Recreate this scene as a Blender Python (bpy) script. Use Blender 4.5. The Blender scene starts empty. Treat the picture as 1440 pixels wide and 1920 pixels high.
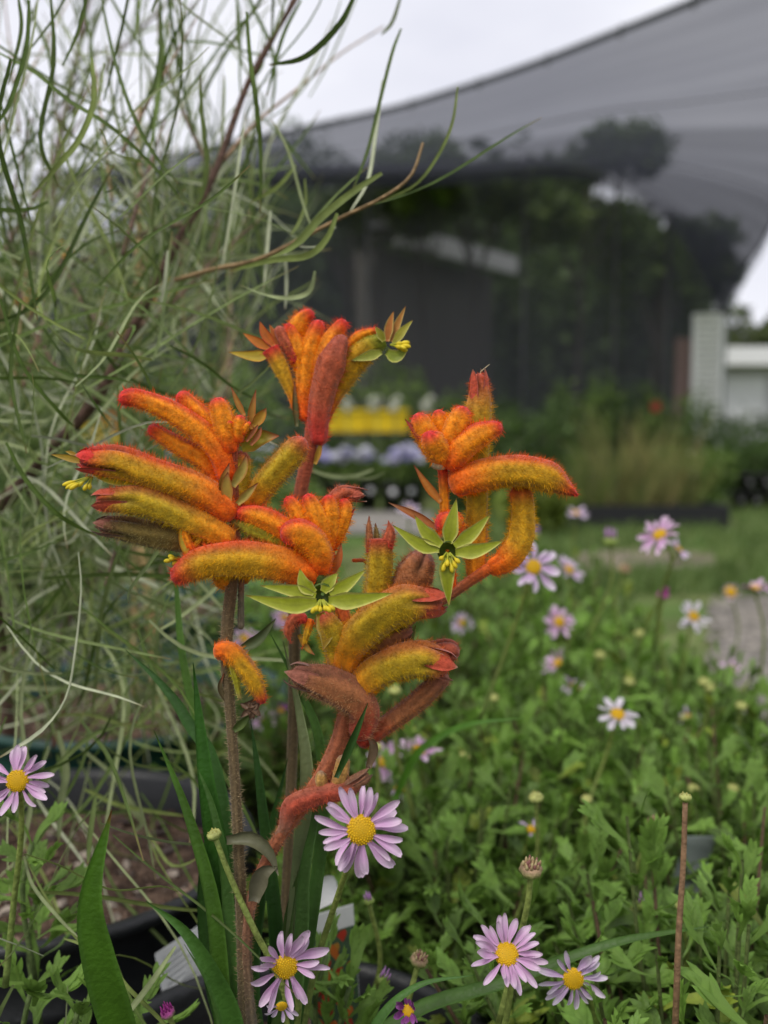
import bpy, math, random
import numpy as np
from mathutils import Matrix, Vector, Quaternion

random.seed(7)
RNG = np.random.default_rng(7)
SC = bpy.context.scene
COL = SC.collection

# ------------------------------------------------------------------ camera
PITCH = math.radians(4.4)
CAMZ = 0.45
F = 1700.0                      # focal length in photo pixels (photo is 1440 x 1920)
cam_d = bpy.data.cameras.new('camera')
cam = bpy.data.objects.new('camera', cam_d)
COL.objects.link(cam)
cam.location = (0, 0, CAMZ)
cam.rotation_euler = (math.radians(90) - PITCH, 0, 0)
cam_d.sensor_fit = 'HORIZONTAL'
cam_d.sensor_width = 36
cam_d.lens = 36 * F / 1440
cam_d.clip_start = 0.01
cam_d.clip_end = 500
cam_d.dof.use_dof = True
cam_d.dof.focus_distance = 0.258
cam_d.dof.aperture_fstop = 11.5
SC.camera = cam

# ------------------------------------------------------------------ sky, sun, exposure
SUN_EL, SUN_AZ = math.radians(58), math.radians(-40)
world = bpy.data.worlds.new('World')
SC.world = world
world.use_nodes = True
wn, wl = world.node_tree.nodes, world.node_tree.links
bg = wn['Background']
bg.inputs['Strength'].default_value = 0.1
sky = wn.new('ShaderNodeTexSky')
sky.sky_type = 'NISHITA'
sky.sun_disc = False
sky.sun_elevation = SUN_EL
sky.sun_rotation = SUN_AZ
sky.dust_density = 4.0
tc = wn.new('ShaderNodeTexCoord')
mp = wn.new('ShaderNodeMapping')
mp.inputs['Scale'].default_value = (1, 1, 2.5)
nz = wn.new('ShaderNodeTexNoise')
nz.inputs['Scale'].default_value = 3.0
nz.inputs['Detail'].default_value = 5
rp = wn.new('ShaderNodeValToRGB')
rp.color_ramp.elements[0].position = 0.3
rp.color_ramp.elements[0].color = (6.2, 6.25, 6.95, 1)
rp.color_ramp.elements[1].position = 0.7
rp.color_ramp.elements[1].color = (7.8, 7.8, 8.25, 1)
mx = wn.new('ShaderNodeMix')
mx.data_type = 'RGBA'
mx.inputs['Factor'].default_value = 0.93
wl.new(tc.outputs['Generated'], mp.inputs['Vector'])
wl.new(mp.outputs['Vector'], nz.inputs['Vector'])
wl.new(nz.outputs['Fac'], rp.inputs['Fac'])
wl.new(sky.outputs['Color'], mx.inputs['A'])
wl.new(rp.outputs['Color'], mx.inputs['B'])
wl.new(mx.outputs['Result'], bg.inputs['Color'])

sun_d = bpy.data.lights.new('sun', 'SUN')
sun_d.energy = 1.5
sun_d.angle = math.radians(20)
sun_d.color = (1.0, 0.96, 0.9)
sun = bpy.data.objects.new('sun', sun_d)
COL.objects.link(sun)
_sd = Vector((math.sin(SUN_AZ) * math.cos(SUN_EL), math.cos(SUN_AZ) * math.cos(SUN_EL) * -1, math.sin(SUN_EL)))
sun.rotation_euler = _sd.to_track_quat('Z', 'Y').to_euler()
sky.sun_rotation = math.atan2(_sd.x, _sd.y)

SC.view_settings.view_transform = 'Standard'
SC.view_settings.look = 'None'
SC.view_settings.exposure = 0.45
SC.view_settings.gamma = 1.0
SC.cycles.use_denoising = True
SC.cycles.max_bounces = 7
SC.cycles.diffuse_bounces = 3
SC.cycles.transparent_max_bounces = 16
SC.cycles.transmission_bounces = 5

# ------------------------------------------------------------------ helpers
FWD = np.array([0, math.cos(PITCH), -math.sin(PITCH)])
UPV = np.array([0, math.sin(PITCH), math.cos(PITCH)])
RGT = np.array([1.0, 0, 0])
CAM = np.array([0, 0, CAMZ])
D0 = 0.26                       # distance of the flower heads


def P(px, py, d):
    """photo pixel + depth along the view axis -> world point"""
    return CAM + FWD * d + RGT * ((px - 720) / F * d) + UPV * ((960 - py) / F * d)


def PZ(px, py, z):
    """photo pixel -> where its ray meets height z"""
    r = FWD + RGT * ((px - 720) / F) + UPV * ((960 - py) / F)
    return CAM + r * ((z - CAMZ) / r[2])


def PD(pt):
    px, py = pt[0], pt[1]
    return P(px, py, D0 * (1 + (pt[2] / F if len(pt) > 2 else 0)))


def norm(v):
    v = np.asarray(v, float)
    return v / (np.linalg.norm(v, axis=-1, keepdims=True) + 1e-12)


def catmull(pts, n):
    p = np.asarray(pts, float)
    if len(p) == 2:
        return p[0] + (p[1] - p[0]) * np.linspace(0, 1, n)[:, None]
    q = np.vstack([2 * p[0] - p[1], p, 2 * p[-1] - p[-2]])
    m = len(p) - 1
    u = np.linspace(0, m, n)
    i = np.minimum(u.astype(int), m - 1)
    f = (u - i)[:, None]
    a, b, c, d = q[i], q[i + 1], q[i + 2], q[i + 3]
    return 0.5 * (2 * b + (c - a) * f + (2 * a - 5 * b + 4 * c - d) * f ** 2 + (3 * b - a - 3 * c + d) * f ** 3)


def sstep(a, b, x):
    t = np.clip((np.asarray(x, float) - a) / (b - a), 0, 1)
    return t * t * (3 - 2 * t)


def lerp(a, b, t):
    t = np.asarray(t, float)[..., None]
    return np.asarray(a, float) * (1 - t) + np.asarray(b, float) * t


BASE = {}


def thing(name, base, label, cat, group=None):
    o = bpy.data.objects.new(name, None)
    COL.objects.link(o)
    o.location = tuple(base)
    o.empty_display_size = 0.02
    tag(o, label, cat, group)
    BASE[o.name] = np.asarray(base, float)
    return o


def tag(o, label=None, cat=None, group=None, kind=None):
    if label:
        o['label'] = label
    if cat:
        o['category'] = cat
    if group:
        o['group'] = group
    if kind:
        o['kind'] = kind
    return o


def make_mesh(name, V, Fc, mat, col=None, smooth=True):
    me = bpy.data.meshes.new(name)
    V = np.asarray(V, float)
    if isinstance(Fc, np.ndarray):
        n, k = Fc.shape
        me.vertices.add(len(V))
        me.vertices.foreach_set('co', V.astype(np.float32).ravel())
        me.loops.add(n * k)
        me.loops.foreach_set('vertex_index', Fc.astype(np.int32).ravel())
        me.polygons.add(n)
        me.polygons.foreach_set('loop_start', np.arange(0, n * k, k, dtype=np.int32))
        me.update(calc_edges=True)
    else:
        me.from_pydata(V.tolist(), [], [tuple(int(i) for i in f) for f in Fc])
    if smooth:
        me.polygons.foreach_set('use_smooth', np.ones(len(me.polygons), dtype=bool))
    if col is not None:
        col = np.asarray(col, float)
        if col.ndim == 1:
            col = np.tile(col, (len(V), 1))
        rgba = np.ones((len(V), 4), np.float32)
        rgba[:, :3] = col
        a = me.color_attributes.new('Col', 'FLOAT_COLOR', 'POINT')
        a.data.foreach_set('color', rgba.ravel())
    me.materials.append(mat)
    return me


def mk(name, V, Fc, mat, par=None, base=None, col=None, smooth=True, kind=None):
    V = np.asarray(V, float)
    if par is not None:
        b = BASE[par.name]
    else:
        b = np.asarray(base if base is not None else (0, 0, 0), float)
    me = make_mesh(name, V - b, Fc, mat, col, smooth)
    o = bpy.data.objects.new(name, me)
    COL.objects.link(o)
    if par is not None:
        o.parent = par
    else:
        o.location = tuple(b)
    BASE[o.name] = b
    if kind:
        o['kind'] = kind
    return o


def put(name, me, par, M):
    """shared mesh as a child; M is a world matrix"""
    o = bpy.data.objects.new(name, me)
    COL.objects.link(o)
    o.parent = par
    o.matrix_local = Matrix.Translation(Vector(-BASE[par.name])) @ M
    BASE[o.name] = BASE[par.name]
    return o


def join(parts):
    """list of (V, F) or (V, F, col) -> one"""
    Vs, Fs, Cs, n = [], [], [], 0
    for p in parts:
        V, Fc = np.asarray(p[0], float), p[1]
        Vs.append(V)
        Fs += [tuple(i + n for i in f) for f in (Fc.tolist() if isinstance(Fc, np.ndarray) else Fc)]
        if len(p) > 2:
            c = np.asarray(p[2], float)
            Cs.append(np.tile(c, (len(V), 1)) if c.ndim == 1 else c)
        n += len(V)
    return (np.vstack(Vs), Fs, np.vstack(Cs)) if Cs else (np.vstack(Vs), Fs)


def box(c, s, rot=0.0):
    c, s = np.asarray(c, float), np.asarray(s, float) / 2
    v = np.array([[x, y, z] for x in (-1, 1) for y in (-1, 1) for z in (-1, 1)], float) * s
    cr, sr = math.cos(rot), math.sin(rot)
    v = v @ np.array([[cr, sr, 0], [-sr, cr, 0], [0, 0, 1]])
    return v + c, [(0, 1, 3, 2), (4, 6, 7, 5), (0, 4, 5, 1), (2, 3, 7, 6), (0, 2, 6, 4), (1, 5, 7, 3)]


def frames(p):
    """tangents and a parallel-transported normal along a path"""
    T = norm(np.gradient(p, axis=0))
    n0 = np.array([0, 0, 1.0])
    if abs(T[0] @ n0) > 0.9:
        n0 = np.array([0, -1.0, 0])
    n = n0 - (n0 @ T[0]) * T[0]
    N = [norm(n)]
    for i in range(1, len(p)):
        n = N[-1] - (N[-1] @ T[i]) * T[i]
        N.append(norm(n))
    N = np.array(N)
    return T, N, np.cross(T, N)


def tube(p, r, nseg=8, cap=True):
    """plain tube along world path p with radii r"""
    p = np.asarray(p, float)
    r = np.broadcast_to(np.asarray(r, float), (len(p),))
    T, N, B = frames(p)
    th = np.linspace(0, 2 * math.pi, nseg, endpoint=False)
    V = (p[:, None, :] + r[:, None, None] * (np.cos(th)[None, :, None] * N[:, None, :] + np.sin(th)[None, :, None] * B[:, None, :])).reshape(-1, 3)
    Fc = []
    for i in range(len(p) - 1):
        for j in range(nseg):
            k = (j + 1) % nseg
            Fc.append((i * nseg + j, i * nseg + k, (i + 1) * nseg + k, (i + 1) * nseg + j))
    if cap:
        Fc.append(tuple(range(nseg))[::-1])
        Fc.append(tuple((len(p) - 1) * nseg + j for j in range(nseg)))
    return V, Fc


def ribbon(p, w, nrm, fold=0.15, thick=0.0, across=3):
    """leaf blade along path p (world), full widths w, facing nrm"""
    p = np.asarray(p, float)
    w = np.asarray(w, float)
    T = norm(np.gradient(p, axis=0))
    nrm = np.broadcast_to(np.asarray(nrm, float), p.shape)
    S = norm(np.cross(T, nrm))
    U = norm(np.cross(S, T))
    s = np.linspace(-1, 1, across)
    V = p[:, None, :] + S[:, None, :] * (s[None, :, None] * w[:, None, None] / 2) + U[:, None, :] * (fold * (s ** 2 if across > 3 else abs(s))[None, :, None] * w[:, None, None])
    n = len(p)
    idx = np.arange(n * across).reshape(n, across)
    Fc = [(idx[i, j], idx[i, j + 1], idx[i + 1, j + 1], idx[i + 1, j]) for i in range(n - 1) for j in range(across - 1)]
    tt = np.repeat(np.linspace(0, 1, n), across)
    ss = np.tile(s, n)
    V = V.reshape(-1, 3)
    if thick > 0:
        m = n * across
        edge = (1 - ss ** 2 * 0.9)
        V2 = V - np.repeat(U, across, axis=0) * (thick * edge)[:, None]
        Fc2 = [tuple(m + i for i in f[::-1]) for f in Fc]
        rim = list(idx[:, 0]) + list(idx[-1, 1:]) + list(idx[::-1, -1][1:]) + list(idx[0, ::-1][1:-1])
        side = [(rim[(k + 1) % len(rim)], rim[k], m + rim[k], m + rim[(k + 1) % len(rim)]) for k in range(len(rim))]
        V = np.vstack([V, V2])
        Fc = Fc + Fc2 + side
        tt, ss = np.tile(tt, 2), np.tile(ss, 2)
    return V, Fc, tt, ss


def ico(r=1.0, sub=1):
    import bmesh
    bm = bmesh.new()
    bmesh.ops.create_icosphere(bm, subdivisions=sub, radius=r)
    V = np.array([v.co[:] for v in bm.verts])
    Fc = [tuple(v.index for v in f.verts) for f in bm.faces]
    bm.free()
    return V, Fc


ICO1, ICO2 = ico(1, 1), ico(1, 2)


def lathe(prof, n=32, c=(0, 0, 0)):
    th = np.linspace(0, 2 * math.pi, n, endpoint=False)
    V = np.array([[r * math.cos(a), r * math.sin(a), z] for r, z in prof for a in th]) + np.asarray(c, float)
    Fc = [(i * n + j, i * n + (j + 1) % n, (i + 1) * n + (j + 1) % n, (i + 1) * n + j) for i in range(len(prof) - 1) for j in range(n)]
    return V, Fc


# ------------------------------------------------------------------ materials
def mat_col(name, rough=0.5, trans=0.0, spec=0.3, noise=60.0, amp=0.35, bump=0.0, bscale=200.0, rand=0.0, color=None, color2=None, sheen=0.0):
    """base colour = vertex colour (or colour/colour2) x fine noise; optional translucency"""
    m = bpy.data.materials.new(name)
    m.use_nodes = True
    n, l = m.node_tree.nodes, m.node_tree.links
    b = n['Principled BSDF']
    out = n['Material Output']
    b.inputs['Roughness'].default_value = rough
    b.inputs['Specular IOR Level'].default_value = spec
    if sheen:
        b.inputs['Sheen Weight'].default_value = sheen
    co = n.new('ShaderNodeTexCoord')
    tx = n.new('ShaderNodeTexNoise')
    tx.inputs['Scale'].default_value = noise
    tx.inputs['Detail'].default_value = 6
    l.new(co.outputs['Object'], tx.inputs['Vector'])
    mr = n.new('ShaderNodeMapRange')
    mr.inputs['From Min'].default_value = 0.3
    mr.inputs['From Max'].default_value = 0.7
    mr.inputs['To Min'].default_value = 1 - amp
    mr.inputs['To Max'].default_value = 1 + amp
    l.new(tx.outputs['Fac'], mr.inputs['Value'])
    if color is None:
        src = n.new('ShaderNodeVertexColor')
        src.layer_name = 'Col'
        cs = src.outputs['Color']
    elif color2 is None:
        src = n.new('ShaderNodeRGB')
        src.outputs[0].default_value = (*color, 1)
        cs = src.outputs[0]
    else:
        src = n.new('ShaderNodeMix')
        src.data_type = 'RGBA'
        src.inputs['A'].default_value = (*color, 1)
        src.inputs['B'].default_value = (*color2, 1)
        t2 = n.new('ShaderNodeTexNoise')
        t2.inputs['Scale'].default_value = noise * 0.23
        t2.inputs['Detail'].default_value = 8
        l.new(co.outputs['Object'], t2.inputs['Vector'])
        cr = n.new('ShaderNodeValToRGB')
        cr.color_ramp.elements[0].position = 0.4
        cr.color_ramp.elements[1].position = 0.6
        l.new(t2.outputs['Fac'], cr.inputs['Fac'])
        l.new(cr.outputs['Color'], src.inputs['Factor'])
        cs = src.outputs['Result']
    mu = n.new('ShaderNodeVectorMath')
    mu.operation = 'SCALE'
    l.new(cs, mu.inputs[0])
    l.new(mr.outputs['Result'], mu.inputs['Scale'])
    res = mu.outputs['Vector']
    if rand:
        oi = n.new('ShaderNodeObjectInfo')
        m2 = n.new('ShaderNodeMapRange')
        m2.inputs['To Min'].default_value = 1 - rand
        m2.inputs['To Max'].default_value = 1 + rand
        l.new(oi.outputs['Random'], m2.inputs['Value'])
        mu2 = n.new('ShaderNodeVectorMath')
        mu2.operation = 'SCALE'
        l.new(res, mu2.inputs[0])
        l.new(m2.outputs['Result'], mu2.inputs['Scale'])
        res = mu2.outputs['Vector']
    l.new(res, b.inputs['Base Color'])
    if bump:
        bt = n.new('ShaderNodeTexNoise')
        bt.inputs['Scale'].default_value = bscale
        bt.inputs['Detail'].default_value = 8
        l.new(co.outputs['Object'], bt.inputs['Vector'])
        bp = n.new('ShaderNodeBump')
        bp.inputs['Strength'].default_value = bump
        bp.inputs['Distance'].default_value = 1.0 / bscale
        l.new(bt.outputs['Fac'], bp.inputs['Height'])
        l.new(bp.outputs['Normal'], b.inputs['Normal'])
    if trans:
        tr = n.new('ShaderNodeBsdfTranslucent')
        l.new(res, tr.inputs['Color'])
        mix = n.new('ShaderNodeMixShader')
        mix.inputs[0].default_value = trans
        l.new(b.outputs[0], mix.inputs[1])
        l.new(tr.outputs[0], mix.inputs[2])
        l.new(mix.outputs[0], out.inputs['Surface'])
    return m


M_TUBE = mat_col('flower_skin', 0.6, 0.12, 0.2, 900, 0.22, 0.5, 1500, sheen=0.2)
M_FUZZ = mat_col('flower_hair', 0.6, 0.4, 0.15, 700, 0.25)
M_PETAL_G = mat_col('green_petal', 0.45, 0.25, 0.3, 500, 0.12, 0.2, 1500)
M_STEM = mat_col('stem_skin', 0.6, 0.0, 0.25, 500, 0.35, 0.5, 900)
M_LEAF = mat_col('leaf_blade', 0.55, 0.3, 0.2, 160, 0.22, 0.25, 900, rand=0.18)
M_STRAP = mat_col('sword_leaf', 0.42, 0.25, 0.3, 90, 0.2, 0.25, 700)
M_DAISY = mat_col('daisy_leaf', 0.45, 0.3, 0.3, 220, 0.22, 0.35, 900, rand=0.3)
M_RAY = mat_col('ray_petal', 0.5, 0.3, 0.25, 400, 0.1, 0.3, 1200, rand=0.06)
M_DISC = mat_col('daisy_disc', 0.6, 0.1, 0.25, 900, 0.2)
M_BARK = mat_col('bark', 0.8, 0.0, 0.2, 200, 0.45, 0.8, 400)
M_FAR = mat_col('far_foliage', 0.55, 0.25, 0.3, 6, 0.35)
M_MATTE = mat_col('matte', 0.65, 0.0, 0.3, 40, 0.18)


# ------------------------------------------------------------------ ground
def sheet(name, pts, z, mat, kind='structure'):
    V = np.array([[p[0], p[1], z] for p in pts], float)
    return mk(name, V, [tuple(range(len(pts)))], mat, base=(0, 0, 0), kind=kind, smooth=False)


M_LAWN = mat_col('lawn_grass', 0.9, 0, 0.1, 9, 0.4, 0.6, 60, color=(0.085, 0.14, 0.035), color2=(0.135, 0.155, 0.06))
M_DIRT = mat_col('bare_dirt', 0.95, 0, 0.1, 14, 0.3, 0.7, 60, color=(0.24, 0.2, 0.15), color2=(0.17, 0.15, 0.11))
M_GRAVEL = mat_col('gravel_ground', 0.95, 0, 0.1, 40, 0.4, 0.9, 80, color=(0.22, 0.2, 0.17), color2=(0.15, 0.14, 0.12))
M_MAT = mat_col('weed_mat', 0.9, 0, 0.2, 30, 0.3, 0.6, 120, color=(0.035, 0.036, 0.035), color2=(0.06, 0.055, 0.045))
sheet('ground', [(-220, -60), (220, -60), (220, 420), (-220, 420)], 0.0, M_LAWN)


def blob(pts_px, z=0.0, n=40, jit=0.06):
    c = catmull([PZ(x, y, z)[:2].tolist() + [0] for x, y in pts_px + [pts_px[0]]], n)[:-1]
    return c + np.c_[RNG.normal(0, jit, (len(c), 2)), np.zeros(len(c))]


sheet('weed_mat_ground', [(-3.2, -1.0), (0.62, -1.0), (0.6, 1.5), (0.2, 2.3), (-3.2, 2.5)], 0.004, M_MAT)
sheet('dirt_path', blob([(1035, 1075), (1100, 1040), (1250, 1036), (1345, 1046), (1330, 1062), (1200, 1070), (1100, 1085)], 0, 60, 0.02), 0.006, M_DIRT)
sheet('gravel_path', blob([(1320, 1180), (1400, 1125), (1560, 1110), (1700, 1300), (1600, 1500), (1440, 1460), (1360, 1300)], 0, 60, 0.02), 0.008, M_GRAVEL)
sheet('concrete_path', [PZ(540, 1005, 0), PZ(800, 1003, 0), PZ(815, 962, 0), PZ(540, 962, 0)], 0.01,
      mat_col('concrete', 0.9, 0, 0.2, 12, 0.2, 0.3, 60, color=(0.27, 0.25, 0.22), color2=(0.2, 0.19, 0.17)))

# grass blades on the lawn that shows between the daisies and the shade house
gv, gf, gc = [], [], []
for i in range(9000):
    px, py = RNG.uniform(860, 1480), 930 + 190 * RNG.uniform(0, 1) ** 1.3
    g = PZ(px, py, 0)
    if 1030 < py < 1075 and 1060 < px < 1340 and RNG.uniform() < 0.85:
        continue
    if px > 1330 and py > 1120:
        continue
    h = RNG.uniform(0.03, 0.075)
    a = RNG.uniform(0, 6.28)
    d = np.array([math.cos(a), math.sin(a), 0]) * 0.005
    lean = np.array([RNG.normal(0, 0.4), RNG.normal(0, 0.4), 1]) * h
    k = len(gv)
    gv += [g - d, g + d, g + lean]
    gf.append((k, k + 1, k + 2))
    c = lerp((0.075, 0.145, 0.03), (0.165, 0.225, 0.065), RNG.uniform())
    gc += [c, c, c]
o = mk('lawn_grass', np.array(gv), np.array(gf), M_FAR, base=(0, 0, 0), col=np.array(gc), kind='stuff')
tag(o, 'short green lawn grass between daisies and shade house', 'grass')

# loose stones on the gravel
gp = []
for i in range(900):
    g = PZ(RNG.uniform(1330, 1500), RNG.uniform(1120, 1440), 0.008)
    s = RNG.uniform(0.004, 0.013)
    V = ICO1[0] * np.array([1, RNG.uniform(0.6, 1), RNG.uniform(0.4, 0.7)]) * s
    V = V * (1 + RNG.normal(0, 0.12, (len(V), 1))) + g
    c = lerp((0.32, 0.29, 0.25), (0.13, 0.12, 0.11), RNG.uniform())
    gp.append((V, ICO1[1], c))
V, Fc, c = join(gp)
tag(mk('gravel', V, Fc, M_MATTE, base=(0, 0, 0), col=c, kind='stuff', smooth=False), 'grey loose gravel beside the daisy bed', 'gravel')


# ------------------------------------------------------------------ leafy clumps (trees, shrubs far behind)
def leaf_cloud(blobs, n, size, cols, flat=0.0):
    """blobs: (centre, radii) -> leaf quads spread through the volume, denser towards the outside, with gaps"""
    vol = np.array([np.prod(b[1]) for b in blobs]) ** 0.8
    pick = RNG.choice(len(blobs), n, p=vol / vol.sum())
    C = np.array([b[0] for b in blobs], float)[pick]
    R = np.array([b[1] for b in blobs], float)[pick]
    d = norm(RNG.normal(0, 1, (n, 3)))
    rr = RNG.uniform(0.25, 1.0, (n, 1)) ** 0.55
    wob = 1 + 0.22 * np.sin(d[:, :1] * 7 + pick[:, None]) * np.cos(d[:, 1:2] * 6 + d[:, 2:] * 5)
    c = C + R * d * rr * wob
    a = norm(RNG.normal(0, 1, (n, 3)))
    b = norm(np.cross(a, RNG.normal(0, 1, (n, 3))))
    s = (size * RNG.uniform(0.6, 1.4, n))[:, None]
    V = np.stack([c - a * s, c + b * s * 0.45, c + a * s, c - b * s * 0.45], 1).reshape(-1, 3)
    Fc = np.arange(4 * n).reshape(n, 4)
    col = lerp(cols[0], cols[1], RNG.uniform(0, 1, n) ** 1.3)
    return V, Fc, np.repeat(col, 4, axis=0)


def tree(name, label, base, top, rad, n, size, cols, trunk_r=0.06, lean=0.0, group=None, cat='tree', nb=7):
    base = np.asarray(base, float)
    t = thing(name, base, label, cat, group)
    h = top - base[2]
    mid = base + [lean * 0.5, 0, h * 0.45]
    crown_c = base + [lean, 0, h - rad * 0.75]
    p = catmull([base, base + [lean * 0.15, 0.02, h * 0.25], mid, crown_c], 12)
    V, Fc = tube(p, np.linspace(trunk_r, trunk_r * 0.4, 12), 8)
    parts = [(V, Fc)]
    tr = mk('trunk', V, Fc, M_BARK, t, col=(0.12, 0.1, 0.085))
    blobs = []
    for i in range(nb):
        a = i * 2.4 + RNG.uniform(0, 1)
        q = crown_c + np.array([math.cos(a) * rad * 0.65, math.sin(a) * rad * 0.5, RNG.uniform(-0.5, 0.45) * rad])
        blobs.append((q, np.array([0.5, 0.5, 0.38]) * rad * RNG.uniform(0.75, 1.15)))
        bp = catmull([mid + (crown_c - mid) * RNG.uniform(0, 0.7), (mid + q) / 2 + [0, 0, 0.05 * h], q], 6)
        V, Fc = tube(bp, np.linspace(trunk_r * 0.5, trunk_r * 0.12, 6), 5)
        mk('limb', V, Fc, M_BARK, t, col=(0.12, 0.1, 0.085))
    V, Fc, c = leaf_cloud(blobs, n, size, cols)
    mk('crown', V, Fc, M_FAR, t, col=c, smooth=False, kind='stuff')
    return t


def shrub(name, label, base, w, h, n, size, cols, group=None, cat='shrub', nst=6):
    base = np.asarray(base, float)
    t = thing(name, base, label, cat, group)
    blobs = []
    for i in range(nst):
        a = i * 2.4
        top = base + [math.cos(a) * w * 0.32, math.sin(a) * w * 0.3, h * RNG.uniform(0.55, 0.8)]
        V, Fc = tube(catmull([base + [math.cos(a) * 0.01, math.sin(a) * 0.01, 0], (base + top) / 2, top], 5), np.linspace(0.012, 0.004, 5) * max(1, h), 5)
        mk('stem', V, Fc, M_BARK, t, col=(0.1, 0.085, 0.06))
        blobs.append((top, np.array([w * 0.28, w * 0.28, h * 0.3])))
        blobs.append((base + (top - base) * 0.5, np.array([w * 0.26, w * 0.26, h * 0.26])))
    V, Fc, c = leaf_cloud(blobs, n, size, cols)
    mk('foliage', V, Fc, M_FAR, t, col=c, smooth=False, kind='stuff')
    return t


def pot(name, label, c, r, h, z0, col, group=None, tilt=(0, 0), n=40, soil=True, mat=None, cat='pot'):
    """nursery pot: tapered wall, rolled rim with a lip, soil inside; c = xy of the base"""
    t = thing(name, (c[0], c[1], z0), label, cat, group)
    k = r * 0.78
    prof = [(0.001, 0), (k, 0), (k * 1.0, 0.004), (k + (r - k) * 0.85, h * 0.85), (r * 0.985, h * 0.855), (r * 0.985, h * 0.87), (r * 0.97, h * 0.88),
            (r * 0.985, h * 0.965), (r * 1.03, h * 0.975), (r * 1.045, h * 0.99), (r * 1.03, h), (r * 0.99, h), (r * 0.96, h * 0.985), (r * 0.955, h * 0.8)]
    V, Fc = lathe(prof, n, (c[0], c[1], z0))
    mk('wall', V, Fc, mat or M_POT, t, col=col)
    if soil:
        m = 14
        rr = np.linspace(0, r * 0.95, m)
        th = np.linspace(0, 2 * math.pi, n, endpoint=False)
        zz = z0 + h * 0.91 + RNG.normal(0, r * 0.02, (m, n))
        zz[0] = zz[0, 0]
        V = np.array([[c[0] + rr[i] * math.cos(a), c[1] + rr[i] * math.sin(a), zz[i, j]] for i in range(m) for j, a in enumerate(th)])
        Fc = [(i * n + j, (i + 1) * n + j, (i + 1) * n + (j + 1) % n, i * n + (j + 1) % n) for i in range(m - 1) for j in range(n)]
        so = mk('soil', V, Fc, M_SOIL, t)
        parts = []
        for i in range(int(650 * (r / 0.09))):
            a, q = RNG.uniform(0, 6.28), r * 0.92 * math.sqrt(RNG.uniform())
            s = (0.0007 + 0.0035 * RNG.uniform() ** 3.5) * (r / 0.09)
            W = ICO1[0] * np.array([1, RNG.uniform(0.4, 1), RNG.uniform(0.3, 0.8)]) * s
            ang = RNG.uniform(0, 6.28)
            W = W @ np.array([[math.cos(ang), -math.sin(ang), 0], [math.sin(ang), math.cos(ang), 0], [0, 0, 1]])
            W = W * (1 + RNG.normal(0, 0.3, (len(W), 1))) + [c[0] + q * math.cos(a), c[1] + q * math.sin(a), z0 + h * 0.913]
            cc = random.choice([(0.1, 0.06, 0.04), (0.16, 0.1, 0.065), (0.06, 0.04, 0.03), (0.3, 0.25, 0.2), (0.05, 0.035, 0.03), (0.2, 0.13, 0.09)])
            parts.append((W, ICO1[1], cc))
        V, Fc, cc = join(parts)
        mk('bark_chips', V, Fc, M_MATTE, t, col=cc, kind='stuff', smooth=False)
    return t


M_POT = mat_col('pot_plastic', 0.42, 0, 0.4, 60, 0.15, 0.15, 300)
M_SOIL = mat_col('potting_soil', 0.95, 0, 0.15, 250, 0.5, 1.0, 300, color=(0.045, 0.028, 0.02), color2=(0.1, 0.065, 0.045))


# ------------------------------------------------------------------ shade cloth
def mat_cloth(name, clear, glow, streak, yarn=0.02):
    """woven black shade cloth: part of the light passes through the holes of the weave, part glows through the yarn"""
    m = bpy.data.materials.new(name)
    m.use_nodes = True
    n, l = m.node_tree.nodes, m.node_tree.links
    for x in list(n):
        if x.type != 'OUTPUT_MATERIAL':
            n.remove(x)
    out = next(x for x in n if x.type == 'OUTPUT_MATERIAL')
    at = n.new('ShaderNodeVertexColor')
    at.layer_name = 'Col'
    mp = n.new('ShaderNodeMapping')
    mp.inputs['Scale'].default_value = (1.2, 26.0, 1.0)
    l.new(at.outputs['Color'], mp.inputs['Vector'])
    tx = n.new('ShaderNodeTexNoise')
    tx.inputs['Scale'].default_value = 1.0
    tx.inputs['Detail'].default_value = 5
    l.new(mp.outputs['Vector'], tx.inputs['Vector'])
    mr = n.new('ShaderNodeMapRange')
    mr.inputs['From Min'].default_value = 0.25
    mr.inputs['From Max'].default_value = 0.75
    mr.inputs['To Min'].default_value = clear * (1 - streak)
    mr.inputs['To Max'].default_value = clear * (1 + streak)
    l.new(tx.outputs['Fac'], mr.inputs['Value'])
    df = n.new('ShaderNodeBsdfDiffuse')
    df.inputs['Color'].default_value = (yarn, yarn, yarn * 1.12, 1)
    tl = n.new('ShaderNodeBsdfTranslucent')
    tl.inputs['Color'].default_value = (glow * 0.95, glow, glow * 1.25, 1)
    ad = n.new('ShaderNodeAddShader')
    l.new(df.outputs[0], ad.inputs[0])
    l.new(tl.outputs[0], ad.inputs[1])
    tp = n.new('ShaderNodeBsdfTransparent')
    mix = n.new('ShaderNodeMixShader')
    l.new(mr.outputs['Result'], mix.inputs[0])
    l.new(ad.outputs[0], mix.inputs[1])
    l.new(tp.outputs[0], mix.inputs[2])
    l.new(mix.outputs[0], out.inputs['Surface'])
    return m


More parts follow.
